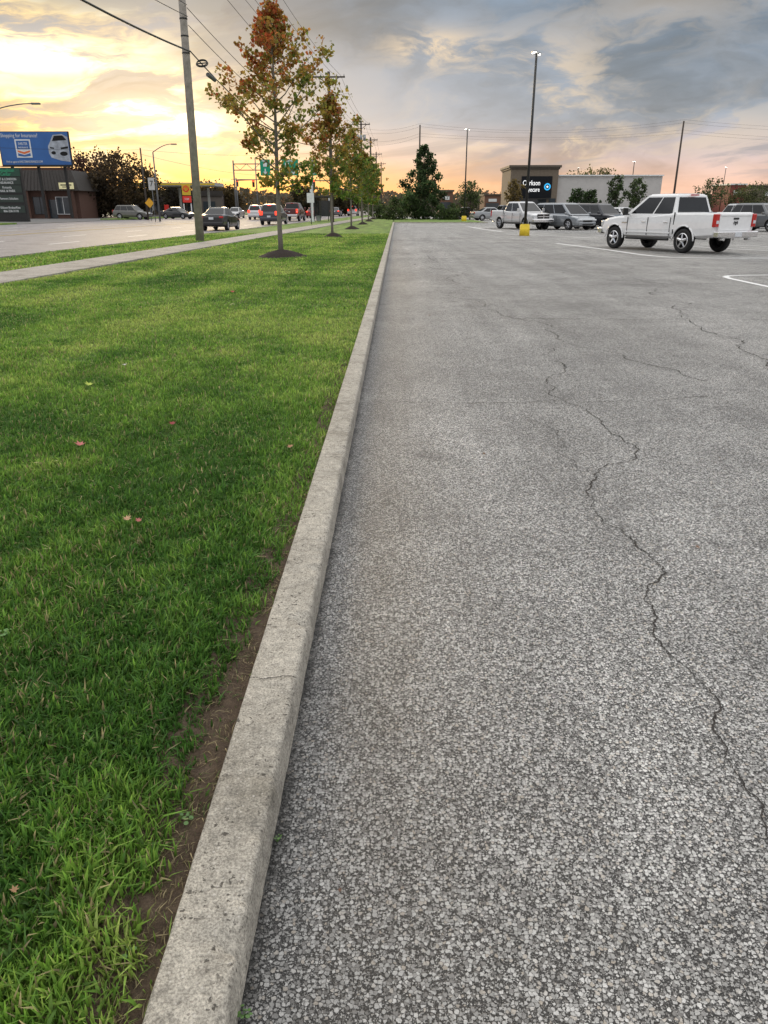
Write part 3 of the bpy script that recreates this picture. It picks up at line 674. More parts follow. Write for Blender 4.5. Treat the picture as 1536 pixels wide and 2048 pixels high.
    for s_ in (-1,1):
        if kind=='pickup': cuts=[(.05,.42),(.45,.91)]
        elif kind=='sedan': cuts=[(.12,.47),(.49,.90)]
        else: cuts=[(.03,.27),(.29,.60),(.62,.93)]
        for (a,b_) in cuts: pane('side_window',e,side(s_),a,b_,.15,.90)
    for yy in (S['wf'],S['wr']):
        for s_ in (-1,1): wheel(e,s_*(hw-.13),yy,S['r'],.25,s_,rim)
    yb=S['body'][0][0]; yf=S['body'][-1][0]
    RL=M_redlit if lit else M_red
    if kind=='pickup':
        for s_ in (-1,1):
            b=MB(); b.box((s_*.875,yb-.012,1.10),(.19,.15,.42)); tl=b.obj('taillight',RL,e,bevel=.025)
            b=MB(); b.box((s_*.875,yb-.092,1.05),(.11,.012,.10)); b.obj('reversing_light',M_plate,tl)
        b=MB(); b.box((0,yb-.03,1.02),(1.54,.07,.62)); tg=b.obj('tailgate',pm,e,bevel=.025)
        b=MB(); b.box((0,yb-.075,1.27),(1.45,.03,.05)); b.box((0,yb-.07,.80),(1.4,.02,.03)); b.obj('tailgate_trim',pm,tg,bevel=.008)
        b=MB(); b.box((0,yb-.08,1.16),(.24,.03,.06)); b.obj('handle',M_blk,tg,bevel=.01)
        b=MB(); b.poly([(-.035,yb-.082,1.06),(.035,yb-.082,1.06),(.025,yb-.082,.97),(0,yb-.082,.93),(-.025,yb-.082,.97)])
        for s_ in (-1,1):
            pts=[(s_*.02,1.06),(s_*.07,1.08),(s_*.105,1.04),(s_*.09,.98),(s_*.055,.975),(s_*.06,1.01),(s_*.07,1.03),(s_*.035,1.04)]
            b.poly([(p[0],yb-.082,p[1]) for p in pts])
        b.obj('badge',M_blk if detail else M_chrome,tg,fix=False)
        b=MB(); b.box((0,yb-.16,.66),(1.92,.22,.20)); b.box((0,yb-.17,.565),(1.3,.18,.06)); b.obj('rear_bumper',M_chrome,e,bevel=.03)
        b=MB(); b.box((0,yb-.275,.66),(.32,.012,.15)); pl=b.obj('number_plate',M_plate,e)
        for s_ in (-1,1):
            b=MB(); b.cyl((s_*.62,yb-.02,.50),(s_*.62,yb-.24,.50),.045,.045,12); b.obj('exhaust_pipe',M_chrome,e)
        b=MB(); b.box((0,yf+.00,.66),(1.84,.26,.26)); b.obj('front_bumper',M_chrome,e,bevel=.06)
        b=MB(); b.box((0,yf-.02,.93),(1.05,.10,.32)); gr=b.obj('grille',M_blk,e,bevel=.02)
        b=MB(); b.box((0,yf+.035,.93),(1.0,.03,.05)); b.box((0,yf+.035,.93),(.05,.032,.30)); b.box((0,yf+.03,1.10),(1.1,.03,.03)); b.box((0,yf+.03,.765),(1.1,.03,.03)); b.obj('grille_cross',M_chrome,gr)
        for s_ in (-1,1):
            b=MB(); b.box((s_*.72,yf-.11,.93),(.32,.20,.22)); b.obj('headlight',M_head,e,bevel=.04)
        b=MB(); b.box((0,yD+.10,zr+.0),(.36,.06,.045)); b.obj('brake_light',M_red,e)
        for s_ in (-1,1):
            b=MB(); b.beam((s_*hw*.94,-1.0,.44),(s_*hw*.94,1.2,.44),.07); b.obj('side_step',M_blk,e)
            for yy in (1.17,.10,-1.03):
                b=MB(); b.box((s_*(hw*.972),yy,.87),(.014,.02,.62)); b.obj('panel_gap',M_dark,e)
            b=MB(); b.box((s_*(hw*.955),-1.19,.98),(.024,.04,.74)); b.obj('panel_gap',M_dark,e)
            for yy in (.30,-.82):
                b=MB(); b.box((s_*(hw*.985),yy,1.02),(.03,.20,.035)); b.obj('door_handle',M_chrome,e,bevel=.01)
            for yy in (S['wf'],S['wr']):
                b=MB(); pts=[]
                for k in range(17):
                    a=math.pi*(k/16); pts.append((s_*hw*.972,yy+math.cos(a)*S['r']*1.22,S['r']*1.02+math.sin(a)*S['r']*1.22))
                b.path(pts,.028,.028,6); b.obj('wheel_arch_trim',pm,e)
            b=MB(); b.box((s_*(hw*.985),1.33,.98),(.012,.28,.035)); b.obj('badge',M_chrome,e)
            b=MB(); b.box((s_*(hw*.978),.07,.66),(.02,2.3,.05)); b.obj('side_moulding',pm,e,bevel=.008)
    else:
        for s_ in (-1,1):
            tz=.88 if kind=='sedan' else 1.0; th=.14 if kind=='sedan' else .34
            b=MB(); b.box((s_*hw*.74,yb+.03,tz),(hw*.30,.12,th)); b.obj('taillight',RL,e,bevel=.03)
            hz=S['body'][-1][2]+.01
            b=MB(); b.box((s_*hw*.66,yf-.10,hz-.01),(hw*.36,.26,.13)); b.obj('headlight',M_head,e,bevel=.04)
        zb0=S['body'][0][1]
        b=MB(); b.box((0,yb-.01,zb0+.05),(hw*1.72,.16,.22)); b.obj('rear_bumper',pm,e,bevel=.05)
        b=MB(); b.box((0,yf-.02,.42),(hw*1.55,.14,.22)); b.obj('front_bumper',pm,e,bevel=.05)
        b=MB(); b.box((0,yf-.0,.60),(hw*.85,.08,.12)); b.box((0,yf+.04,.38),(hw*1.0,.06,.09)); b.obj('grille',M_blk,e,bevel=.015)
        b=MB(); b.box((0,yb-.045,.80 if kind=='sedan' else .72),(.32,.02,.15)); b.obj('number_plate',M_plate,e)
        for s_ in (-1,1):
            for yy in (.42,-.55):
                b=MB(); b.box((s_*hw*.998,yy,.62),(.008,.012,.55)); b.obj('panel_gap',M_dark,e)
            for yy in (.12,-.85):
                b=MB(); b.box((s_*hw*.99,yy,.86),(.03,.16,.03)); b.obj('door_handle',pm,e,bevel=.008)
        if lit:
            b=MB(); b.box((0,yC-.12,zr-.05 if kind!='sedan' else 1.13),(.34,.04,.035)); b.obj('brake_light',M_redlit,e)
    for s_ in (-1,1):
        b=MB(); mx=s_*(hw+.13); my=yA-.30; mh=.26 if kind=='pickup' else .15
        b.box((mx,my,zb+.05+mh/2),(.20,.10,mh)); b.beam((s_*hw*.93,my,zb+.08),(mx,my,zb+.09),.05); b.obj('wing_mirror',M_blk if detail else pm,e,bevel=.03)
    return e
GC='cars parked in the lot'; GR='cars driving on the road'
vehicle('pickup',(10.12,29.75,0),R(26),(.84,.84,.84),'large white crew-cab pickup with chrome wheels and bumper',GC,rim=M_chrome,detail=True,scale=.985)
pk=R(205)
vehicle('pickup',(9.2,59,0),pk,(.62,.62,.62),'silver-white pickup truck parked with its nose forward',GC,scale=.95)
vehicle('van',(12.0,58,0),pk+R(6),(.30,.32,.34),'silver-grey minivan parked beside the pickup',GC,metal=.6)
vehicle('suv',(14.9,59,0),pk+R(8),(.025,.027,.035),'dark blue-black SUV parked in the row',GC)
vehicle('van',(15.2,66,0),pk,(.28,.29,.30),'grey minivan parked behind the dark SUV',GC,metal=.6)
vehicle('sedan',(18.4,66,0),pk,(.70,.70,.70),'white sedan parked in the back row',GC)
vehicle('suv',(21.6,64,0),pk,(.10,.10,.11),'dark grey SUV parked in the back row',GC)
vehicle('sedan',(11.2,96,0),R(-75),(.35,.36,.37),'silver sedan parked near the storefront',GC,metal=.6)
vehicle('sedan',(9.3,107,0),R(-80),(.03,.03,.035),'dark sedan near the far end of the lot',GC)
vehicle('suv',(14.5,100,0),R(-70),(.04,.04,.045),'dark SUV near the storefront',GC)
vehicle('suv',(24.6,54,0),pk,(.16,.165,.17),'grey SUV parked beyond the white pickup',GC,metal=.6)
vehicle('suv',(27.3,62,0),pk,(.55,.56,.57),'silver SUV parked in the back row',GC,metal=.4)
vehicle('sedan',(24.8,66,0),pk,(.68,.68,.68),'white sedan parked in the back row',GC)
vehicle('van',(31.0,70,0),pk,(.45,.46,.47),'silver minivan parked in the back row',GC,metal=.4)
rr=-math.atan(SL)
def rc(kind,X,Y,c,lab,lit=True,r=None): vehicle(kind,(X,Y,0),rr if r is None else r,c,lab,GR,lit=lit,name='car' if kind!='pickup' else 'pickup_truck')
rc('sedan',-12.5,56,(.015,.015,.017),'black sedan driving away on the road',False)
rc('suv',-11.5,74,(.06,.065,.08),'dark SUV with its brake lights on',True)
rc('pickup',-12.1,93,(.10,.012,.012),'dark red pickup truck on the road',True)
rc('suv',-18.2,104,(.65,.65,.66),'white SUV with red lights on',True)
rc('sedan',-14.6,112,(.05,.05,.055),'dark car in traffic on the road',True)
rc('sedan',-12.6,120,(.30,.02,.02),'red car in traffic on the road',True)
rc('suv',-8.3,150,(.6,.6,.6),'white SUV far along the road',True)
rc('sedan',-10.8,140,(.12,.12,.13),'grey car far along the road',True)
rc('suv',-20.5,135,(.08,.08,.09),'dark SUV far along the road',True)
rc('suv',-34.4,103,(.13,.125,.11),'grey SUV waiting at the forecourt exit',False,R(-100))
rc('sedan',-30.2,109,(.03,.03,.03),'dark sedan turning across the road',False,R(-110))
rc('sedan',-24,118,(.5,.5,.5),'silver oncoming car on the road',False,math.pi+rr)

# ------------------------------------------------------------------ lot light poles
def lotlight(X,Y,H,label,yel=True):
    e=empty('parking_lot_lamp',(X,Y,0),0,label,'lamp post','parking lot lamps')
    b=MB(); b.cyl((0,0,-.05),(0,0,.58),.29,.27,24); b.cyl((0,0,.58),(0,0,.62),.27,.22,24); b.obj('base',M_yel if yel else M_walk,e)
    b=MB(); b.cyl((0,0,.6),(0,0,H-.1),.08,.06,8); b.box((0,0,.64),(.26,.26,.04)); b.beam((-.16,-.1,H-.1),(.16,.1,H-.1),.05); b.obj('pole',M_blk,e)
    for s_,hx,hy in ((-1,-.17,-.22),(1,.14,.22)):
        rot=Matrix.Rotation(s_*R(14),3,'Y')
        b=MB(); b.box((hx,hy,H-.04),(.24,.36,.06),0,rot); hd=b.obj('lamp_head',M_steel,e,bevel=.015)
        b=MB(); b.box((hx,hy,H-.085),(.18,.28,.02),0,rot); b.obj('lamp_lens',M_lamp,hd)
lotlight(7.2,44.9,9.0,'tall black lamp post with lit heads on yellow base')
lotlight(7.35,88,9.2,'tall black lamp post with lit heads on yellow base')
for X,Y,H in [(74,152,9),(66,165,9),(80,170,9),(36,125,8),(42,190,10)]: lotlight(X,Y,H,'distant parking lot lamp post',False)

# ------------------------------------------------------------------ utility poles & wires
def upole(X,Y,H,r,arm,m,label,extras=(),lean=0):
    e=empty('utility_pole',(X,Y,0),0,label,'utility pole','utility poles along the road'); e.rotation_euler=(0,lean,0)
    b=MB(); b.cyl((0,0,-.1),(0,0,H),r,r*.66,14); b.obj('pole',m,e)
    if arm:
        b=MB(); b.box((0,-.12,H-.45),(arm,.11,.12))
        b.beam((-arm*.3,-.1,H-.5),(0,-.1,H-1.1),.05); b.beam((arm*.3,-.1,H-.5),(0,-.1,H-1.1),.05); b.obj('crossarm',M_woodd,e)
        for k in (-.47,-.25,.25,.47):
            b=MB(); b.cyl((arm*k,-.12,H-.39),(arm*k,-.12,H-.2),.045,.03,8); b.obj('insulator',M_steel,e)
    if 't' in extras:
        for s_ in (-.5,0,.5):
            b=MB(); b.cyl((s_,-.35,H-2.6),(s_,-.35,H-1.8),.2,.2,12); b.obj('transformer',M_steel,e)
    if 'b' in extras:
        for zz in (7.3,7.9,8.5):
            b=MB(); b.cyl((0,0,zz),(0,0,zz+.05),r*.87,r*.87,14); b.obj('bracket',M_blk,e)
    return e
upole(-8.8,35,14,.185,2.4,M_wood,'thick weathered wooden utility pole beside the sidewalk','b',lean=.014)
upole(-6.4,78,13,.19,3.0,M_woodd,'dark wooden utility pole with crossarm','')
upole(-5.35,120,13,.19,2.6,M_woodd,'dark wooden utility pole with transformers','t')
upole(-4.9,147,13,.2,2.6,M_woodd,'dark wooden utility pole with crossarm','')
upole(-4.9,185,13,.2,2.6,M_woodd,'distant dark wooden utility pole','')
upole(-4.6,225,13,.2,2.6,M_woodd,'distant dark wooden utility pole','')
upole(2.8,106,11.2,.13,0,M_woodd,'thin dark utility pole behind the green tree','')
upole(34.8,102,11.2,.15,0,M_woodd,'dark wooden utility pole beyond the parked cars','')
upole(-31.5,100,8.2,.13,0,M_woodd,'wooden utility pole across the road','')
upole(8.2,190,10,.16,0,M_woodd,'thin distant utility pole','')
def wpt(p0,p1,sag,t):
    p=Vector(p0).lerp(Vector(p1),t); p.z-=sag*4*t*(1-t); return p
def wire(p0,p1,sag,r=.012,lab='thin black overhead utility wire'):
    b=MB(); b.path([wpt(p0,p1,sag,i/24) for i in range(25)],r,r,5)
    o=b.obj('utility_wire',M_wire); tag(o,lab,'wire','overhead wires'); return o
P0=(-9.6,-8);P1=(-8.7,35);P2=(-6.4,78);P3=(-5.35,120);P4=(-4.9,147);P5=(-4.9,185);P6=(-4.6,225)
chain=[P0,P1,P2,P3,P4,P5,P6]
def hh(i,z): return z if i<=1 else z-1
for dx,z_,s_ in [(-1.1,13.7,.7),(1.1,13.7,.7),(-.5,13.7,.75),(.55,13.7,.65),(0,11.3,.6)]:
    for i in range(len(chain)-1):
        a=chain[i];b_=chain[i+1]; wire((a[0]+dx,a[1],hh(i,z_)),(b_[0]+dx,b_[1],hh(i+1,z_)),s_,.013)
ZC=[7.7,7.38,7.4,7.4,7.4,7.4,7.4]
for i in range(len(chain)-1):
    a=chain[i];b_=chain[i+1]
    wire((a[0]+.2,a[1],ZC[i]),(b_[0]+.2,b_[1],ZC[i+1]),.9 if i!=1 else 1.6,.035 if i<1 else .026,'thick black overhead cable sagging between poles')
    wire((a[0]+.2,a[1],hh(i,8.9)),(b_[0]+.2,b_[1],hh(i+1,9.0)),.8,.014)
    wire((a[0]+.2,a[1],hh(i,8.3)),(b_[0]+.2,b_[1],hh(i+1,8.6)),.9,.014)
ca=(P1[0]+.2,35,7.38);cb=(P2[0]+.2,78,7.4)
q1=wpt(ca,cb,1.6,.035); q2=wpt(ca,cb,1.6,.065)
e=empty('cable_coil',(q1.x,q1.y,q1.z+.02),0,'coiled slack loop hanging on the overhead cable','cable coil')
b=MB()
for dz,rx in ((0,.25),(.04,.22)):
    b.path([(math.cos(a)*rx,math.sin(a)*.15,math.sin(a)*.14+dz) for a in np.linspace(0,2*math.pi,21)],.022,.022,6)
b.beam((-.25,0,0),(.25,0,.04),.035); b.obj('coil',M_wire,e)
e=empty('splice_box',(q2.x,q2.y,q2.z-.13),R(-3),'grey splice case hanging under the overhead cable','splice box')
b=MB(); b.cyl((-.06,-.35,.06),(.06,.35,-.06),.09,.09,12); b.box((0,0,.09),(.03,.3,.12)); b.obj('case',mat('splice_case_grey',(.12,.12,.12),.7),e,bevel=.01)
for dz in (0,.5,-1.1,-1.6):
    wire((-5.3,120,11.6+dz),(2.8,106,11+dz*.7),.5,.009); wire((2.8,106,11+dz*.7),(34.8,102,11+dz*.7),.9+.2*dz,.008); wire((34.8,102,11+dz*.7),(80,98,11+dz*.7),1.2,.008)
wire((-31.5,100,8),(-60,70,8),.6,.015); wire((-31.5,100,8),(-5.3,120,9.5),.8,.012); wire((-31.5,100,7.5),(-25,180,8),.8,.015)

# ------------------------------------------------------------------ street lamps
def streetlamp(X,Y,H,dx,label):
    e=empty('street_lamp',(X,Y,0),0,label,'street lamp','street lamps by the road')
    b=MB(); b.cyl((0,0,0),(0,0,H-.8),.11,.07,10); pts=[(dx*t,0,H-.8+.8*math.sin(t*math.pi/2)) for t in np.linspace(0,1,9)]; b.path(pts,.05,.035,8); b.obj('pole',M_dsteel,e)
    b=MB(); b.box((dx+math.copysign(.3,dx),0,H-.01),(.65,.26,.12)); b.obj('lamp_head',M_dsteel,e,bevel=.04)
streetlamp(-30.6,60,8.4,4.2,'tall curved-arm steel street lamp by the road')
streetlamp(-27.0,90,7.9,2.1,'curved-arm steel street lamp across the road')
streetlamp(-21.0,120,9.0,2.6,'distant curved-arm street lamp')

# ------------------------------------------------------------------ traffic signals and gantry
M_sig=mat('signal_housing',(.05,.045,.03),.6)
M_siglit=mat('lit_signal_red',(.8,.05,.02),.4,emit=(1,.08,.03),es=3)
def signal(e,x,y,zz):
    b=MB(); b.box((x,y,zz),(.40,.25,1.15)); h=b.obj('signal_head',M_sig,e,bevel=.03)
    for k in (0,1,2):
        b=MB(); b.cyl((x,y-.13,zz+.36-.36*k),(x,y-.17,zz+.36-.36*k),.13,.13,12); b.obj('signal_lens',M_siglit if k==0 else M_dark,h)
e=empty('traffic_signal',(-11,150,0),0,'mast-arm traffic signals over the road','traffic signal','traffic signals')
b=MB(); b.cyl((0,0,0),(0,0,6.6),.14,.1,10); b.cyl((0,0,6.0),(-20,0,6.3),.09,.05,8); b.obj('mast',M_dsteel,e)
for x_ in (-4.5,-8.5,-13.5,-18.8): signal(e,x_,-.2,5.6)
e=empty('traffic_signal',(-28,140,0),0,'mast-arm traffic signal across the road','traffic signal','traffic signals')
b=MB(); b.cyl((0,0,0),(0,0,6.2),.14,.1,10); b.cyl((0,0,5.8),(7,0,6.0),.09,.05,8); b.obj('mast',M_dsteel,e)
for x_ in (3,6): signal(e,x_,-.2,5.3)
M_green=mat('highway_sign_green',(.0,.24,.13),.5,var=.1,emit=(0,.5,.3),es=.08)
M_signw=mat('sign_white',(.75,.76,.76),.5)
def arrow(b,cx,yy,cz,s):
    b.poly([(cx-s*.12,yy,cz+s*.5),(cx+s*.12,yy,cz+s*.5),(cx+s*.12,yy,cz),(cx+s*.4,yy,cz),(cx,yy,cz-s*.5),(cx-s*.4,yy,cz),(cx-s*.12,yy,cz)])
e=empty('sign_gantry',(-20.0,130,0),0,'steel truss gantry carrying green highway signs over the road','sign gantry')
b=MB()
for x_ in (-6.3,6.3): b.cyl((x_,0,0),(x_,0,8.4),.14,.12,10)
for zz in (7.0,7.9): b.cyl((-6.3,0,zz),(6.3,0,zz),.06,.06,6); b.cyl((-6.3,.7,zz),(6.3,.7,zz),.06,.06,6)
for k in range(12):
    x0=-6.3+k*1.05; b.beam((x0,0,7.0 if k%2 else 7.9),(x0+1.05,0,7.9 if k%2 else 7.0),.05)
b.obj('truss',M_dsteel,e)
for cx,wd in ((-1.15,1.6),(2.85,2.6),(6.6,1.0)):
    b=MB(); b.box((cx,-.35,7.35),(wd,.06,2.35)); s_=b.obj('sign_panel',M_green,e)
    b=MB(); arrow(b,cx+(.0 if wd<2 else .5),-.39,6.75,.85); b.obj('arrow_symbol',M_signw,s_,fix=False)
    b=MB(); b.box((cx+(0 if wd<2 else -.5),-.388,7.75),(.6,.01,.55)); b.obj('route_shield',M_signw,s_)
    b=MB(); b.box((cx,-.388,8.3),(wd*.6,.01,.16)); b.obj('sign_line',M_signw,s_)

# ------------------------------------------------------------------ billboard + buildings across the road
M_blue=mat('billboard_blue',(.035,.13,.38),.5,var=.1,scale=.5)
M_brick=mat('dark_red_brick',(.105,.055,.04),.85,var=.25,scale=8)
M_roof=mat('dark_metal_roof',(.040,.034,.030),.6,.2,var=.2,scale=3)
e=empty('billboard',(-46.2,104,0.25),0,'blue insurance billboard with white lettering above a building','billboard')
b=MB(); b.box((0,0,8.1),(9.1,.25,4.0)); b.obj('panel',M_blk,e,bevel=.03)
b=MB(); b.box((0,-.14,8.15),(8.85,.04,3.75)); pn=b.obj('poster',M_blue,e)
for x_ in (-3.4,0,3.4):
    b=MB(); b.box((x_,.1,3.05),(.3,.3,6.2)); b.obj('post',M_blk,e)
b=MB(); b.box((0,-.5,6.05),(9.1,.8,.06)); b.obj('walkway',M_blk,e)
text('lettering','Shopping for Insurance?',.62,(-4.15,-.18,9.62),M_signw,e,sx=.80)
text('lettering','Find an agent at SHELTERINSURANCE.COM',.36,(-3.9,-.18,6.62),M_signw,e,sx=.70)
LX=.22
b=MB(); b.loft([[(-2.65+LX,yy_,9.2),(-.65+LX,yy_,9.2),(-.65+LX,yy_,7.1),(-2.65+LX,yy_,7.1)] for yy_ in (-.175,-.19)]); lg=b.obj('logo_square',M_signw,e)
b=MB(); b.loft([[(-2.48+LX,yy_,9.05),(-.82+LX,yy_,9.05),(-.82+LX,yy_,8.05),(-2.48+LX,yy_,8.05)] for yy_ in (-.195,-.2)]); b.obj('logo_field',M_blue,lg)
b=MB(); b.poly([(-2.45+LX,-.205,7.95),(-1.65+LX,-.205,7.75),(-.85+LX,-.205,7.95),(-.85+LX,-.205,7.75),(-1.65+LX,-.205,7.5),(-2.45+LX,-.205,7.75)]); b.obj('logo_chevron',mat('logo_orange',(.75,.16,.04),.5),lg,fix=False)
b=MB(); b.poly([(-2.45+LX,-.205,7.62),(-1.65+LX,-.205,7.4),(-.85+LX,-.205,7.62),(-.85+LX,-.205,7.3),(-1.65+LX,-.205,7.2),(-2.45+LX,-.205,7.3)]); b.obj('logo_base',M_blue,lg,fix=False)
text('lettering','SHELTER',.42,(-1.65+LX,-.21,8.68),M_signw,lg,align='CENTER',sx=.72); text('lettering','INSURANCE',.27,(-1.65+LX,-.21,8.25),M_signw,lg,align='CENTER',sx=.85)
b=MB(); prof=[(1.75,7.6),(1.75,8.4),(2.1,8.95),(2.55,9.7),(3.7,9.8),(4.38,9.45),(4.38,6.6),(3.2,6.75),(2.0,7.1)]
b.poly([(p[0],-.17,p[1]) for p in prof]); b.obj('car_picture',mat('picture_silver',(.36,.39,.44),.5,var=.45,scale=1.2),e,fix=False)
b=MB(); b.poly([(2.35,-.174,9.0),(2.68,-.174,9.58),(3.75,-.174,9.65),(4.25,-.174,9.1)])
for cx,cz,rx,rz_ in ((2.35,7.65,.30,.2),(3.65,7.55,.50,.26)): b.poly([(cx+rx*math.cos(a),-.174,cz+rz_*math.sin(a)) for a in np.linspace(0,2*math.pi,13)[:-1]])
b.poly([(1.95,-.174,8.35),(2.5,-.174,8.25),(2.5,-.174,8.1),(2.0,-.174,8.15)]); b.poly([(3.3,-.174,8.25),(4.3,-.174,8.4),(4.3,-.174,8.15),(3.4,-.174,8.05)])
b.obj('car_picture_details',M_dark,e,fix=False)

e=empty('retail_building',(-50.6,112,0),0,'brick retail building with dark metal mansard roof','building')
b=MB(); b.box((0,1.6,2.0),(13,6.2,4)); b.obj('wall',M_brick,e)
b=MB(); b.loft([[(-7.0,-2.3,3.6),(7.0,-2.3,3.6),(7.0,5.2,3.6),(-7.0,5.2,3.6)],[(-5.8,-.8,6.2),(5.6,-.8,6.2),(5.6,4.4,6.2),(-5.8,4.4,6.2)]])
for k in range(28):
    t=k/27; b.beam((-6.9+13.8*t,-2.32,3.62),(-5.7+11.2*t,-.84,6.2),.06)
b.obj('roof',M_roof,e)
b=MB(); b.box((0,-.4,6.3),(10.6,.2,.5)); b.obj('parapet',M_brick,e)
for k,x_ in enumerate((-4.6,-1.8,1.0,4.2)):
    b=MB(); b.box((x_,-1.53,1.7),(1.9,.06,2.2)); wn=b.obj('window',M_glassl,e)
    b=MB()
    for q_ in (-.95,0,.95): b.box((x_+q_,-1.58,1.7),(.07,.05,2.2))
    b.box((x_,-1.58,2.8),(1.97,.05,.07)); b.box((x_,-1.58,.6),(1.97,.05,.07)); b.obj('frame',M_signw if k==3 else M_blk,wn)
b=MB(); b.box((2.7,-1.53,1.25),(1.0,.07,2.4)); b.obj('door',M_glassl,e)
for x_ in (-6.2,-3.2,-.4,2.0,5.9):
    b=MB(); b.box((x_,-2.0,1.8),(.35,.35,3.6)); b.obj('post',M_brick,e)
b=MB(); b.box((5.3,-2.3,4.2),(2.0,.12,.8)); ss=b.obj('shop_sign',mat('cream_sign',(.75,.70,.40),.5,emit=(1,.9,.5),es=.25),e)
b=MB(); b.box((5.3,-2.37,4.3),(1.5,.01,.14)); b.obj('sign_line',M_blk,ss)
b=MB(); b.box((5.3,-2.37,4.05),(1.1,.01,.1)); b.obj('sign_line',M_blk,ss)

e=empty('plaza_sign',(-41.8,86,0),0,'dark shopping centre pylon sign with green header','sign')
b=MB(); b.box((0,0,2.7),(3.4,.5,5.3)); b.obj('frame',M_blk,e,bevel=.04)
b=MB(); b.box((0,-.26,4.95),(3.3,.06,.8)); hd_=b.obj('header',mat('sign_green_dark',(.02,.07,.045),.5),e)
SG=mat('sign_letter_green',(.05,.40,.20),.5)
text('lettering','McNaughten',.50,(0,-.31,5.12),SG,hd_,align='CENTER',sx=.85); text('lettering','Center',.46,(.1,-.31,4.74),SG,hd_,align='CENTER',sx=.85)
pd=mat('sign_panel_dark',(.03,.045,.035),.5)
for zz,a,b1 in ((4.1,'FIRST & LONDON','INSURANCE'),(3.3,'Rotunda','NAIL & PARK'),(2.35,'Farmers Scholars',''),(1.3,'Edison-BrokerRite','866-258-3110')):
    b=MB(); b.box((0,-.27,zz),(3.1,.05,.72)); p_=b.obj('panel',pd,e)
    text('lettering',a,.34,(0,-.305,zz+(.15 if b1 else 0)),M_signw,p_,align='CENTER',sx=.85)
    if b1: text('lettering',b1,.34,(0,-.305,zz-.2),M_signw,p_,align='CENTER',sx=.85)

M_fy=mat('fuel_yellow',(.70,.48,.03),.5); M_fr=mat('fuel_red',(.55,.03,.02),.5,emit=(1,.05,.03),es=.12)
e=empty('fuel_price_sign',(-31.6,120,0),0,'yellow and red fuel station price sign','sign')
for x_ in (-.55,.55):
    b=MB(); b.box((x_,0,1.0),(.12,.2,2.0)); b.obj('post',M_signw,e)
b=MB(); b.box((0,0,3.95),(1.25,.3,1.6)); b.obj('panel',M_fy,e,bevel=.04)
b=MB(); b.box((0,-.0,2.6),(1.25,.3,.9)); pp=b.obj('price_panel',M_fr,e)
b=MB()
pts=[(-.22,3.58),(-.30,3.75)]+[(.50*math.sin(a)*1.0,3.95+.55*math.cos(a)) for a in np.linspace(-1.75,1.75,13)]+[(.30,3.75),(.22,3.58)]
b.poly([(p[0],-.17,p[1]) for p in pts]); em=b.obj('emblem',M_fr,e,fix=False)
b=MB()
for a in np.linspace(-1.1,1.1,6): b.beam((.08*math.sin(a),-.18,3.75),(.42*math.sin(a),-.18,3.95+.45*math.cos(a)),.05)
b.obj('emblem_ribs',M_fy,em)
text('lettering','3.09',.42,(0,-.17,2.6),M_signw,pp,align='CENTER')
e=empty('fuel_canopy',(-38,140,0),0,'fuel station canopy with yellow fascia','canopy')
M_fasc=mat('canopy_fascia_grey',(.42,.42,.40),.6)
for x_ in (-5,0,5):
    b=MB(); b.box((x_,0,2.3),(.35,.35,4.6)); b.obj('column',M_fasc,e)
b=MB(); b.box((0,0,5.1),(14,7,.5)); b.obj('fascia',M_fasc,e); b=MB(); b.box((0,-3.53,5.1),(14,.05,.28)); b.obj('stripe',M_fy,e)
for x_ in (-2.6,2.6):
    b=MB(); b.box((x_,0,1.0),(.6,.9,1.8)); b.obj('fuel_pump',M_fr,e,bevel=.05)
e=empty('station_shop',(-41.5,154,0),0,'low dark shop building at the fuel station','building')
b=MB(); b.box((0,0,1.9),(17,7,3.8)); b.obj('wall',mat('taupe_render',(.12,.10,.09),.8),e)
b=MB(); b.box((0,-3.55,3.9),(17.4,.5,.9)); b.obj('fascia',M_roof,e)
for x_ in (-6,-3,0,3,6): b=MB(); b.box((x_,-3.53,1.5),(2.3,.06,2.0)); b.obj('window',M_glassl,e)

def roadsign(X,Y,H,kind_,label):
    e=empty('road_sign',(X,Y,0),0,label,'road sign')
    b=MB(); b.cyl((0,0,0),(0,0,H),.04,.04,8); b.obj('post',M_dsteel,e)
    b=MB()
    if kind_=='d': b.box((0,-.06,H-.45),(.75,.03,.75),0,Matrix.Rotation(R(45),3,'Y')); b.obj('panel',mat('warning_yellow',(.75,.38,.02),.5),e)
    elif kind_=='7':
        b.box((0,-.06,H-.5),(.66,.03,1.2)); p_=b.obj('panel',mat('sign_off_white',(.5,.5,.49),.6),e); text('lettering','7',.8,(0,-.08,H-.5),M_dark,p_,align='CENTER')
    elif kind_=='w': b.box((0,-.06,H-.45),(.62,.03,.78)); b.obj('panel',M_signw,e)
roadsign(-28.6,92,2.4,'d','yellow diamond warning sign across the road')
roadsign(-26.3,86,4.3,'7','white number seven sign on a pole')
roadsign(-7.6,70,2.7,'w','white rectangular sign beside the road'); roadsign(-9.9,118,3.0,'w','white rectangular sign beside the road')

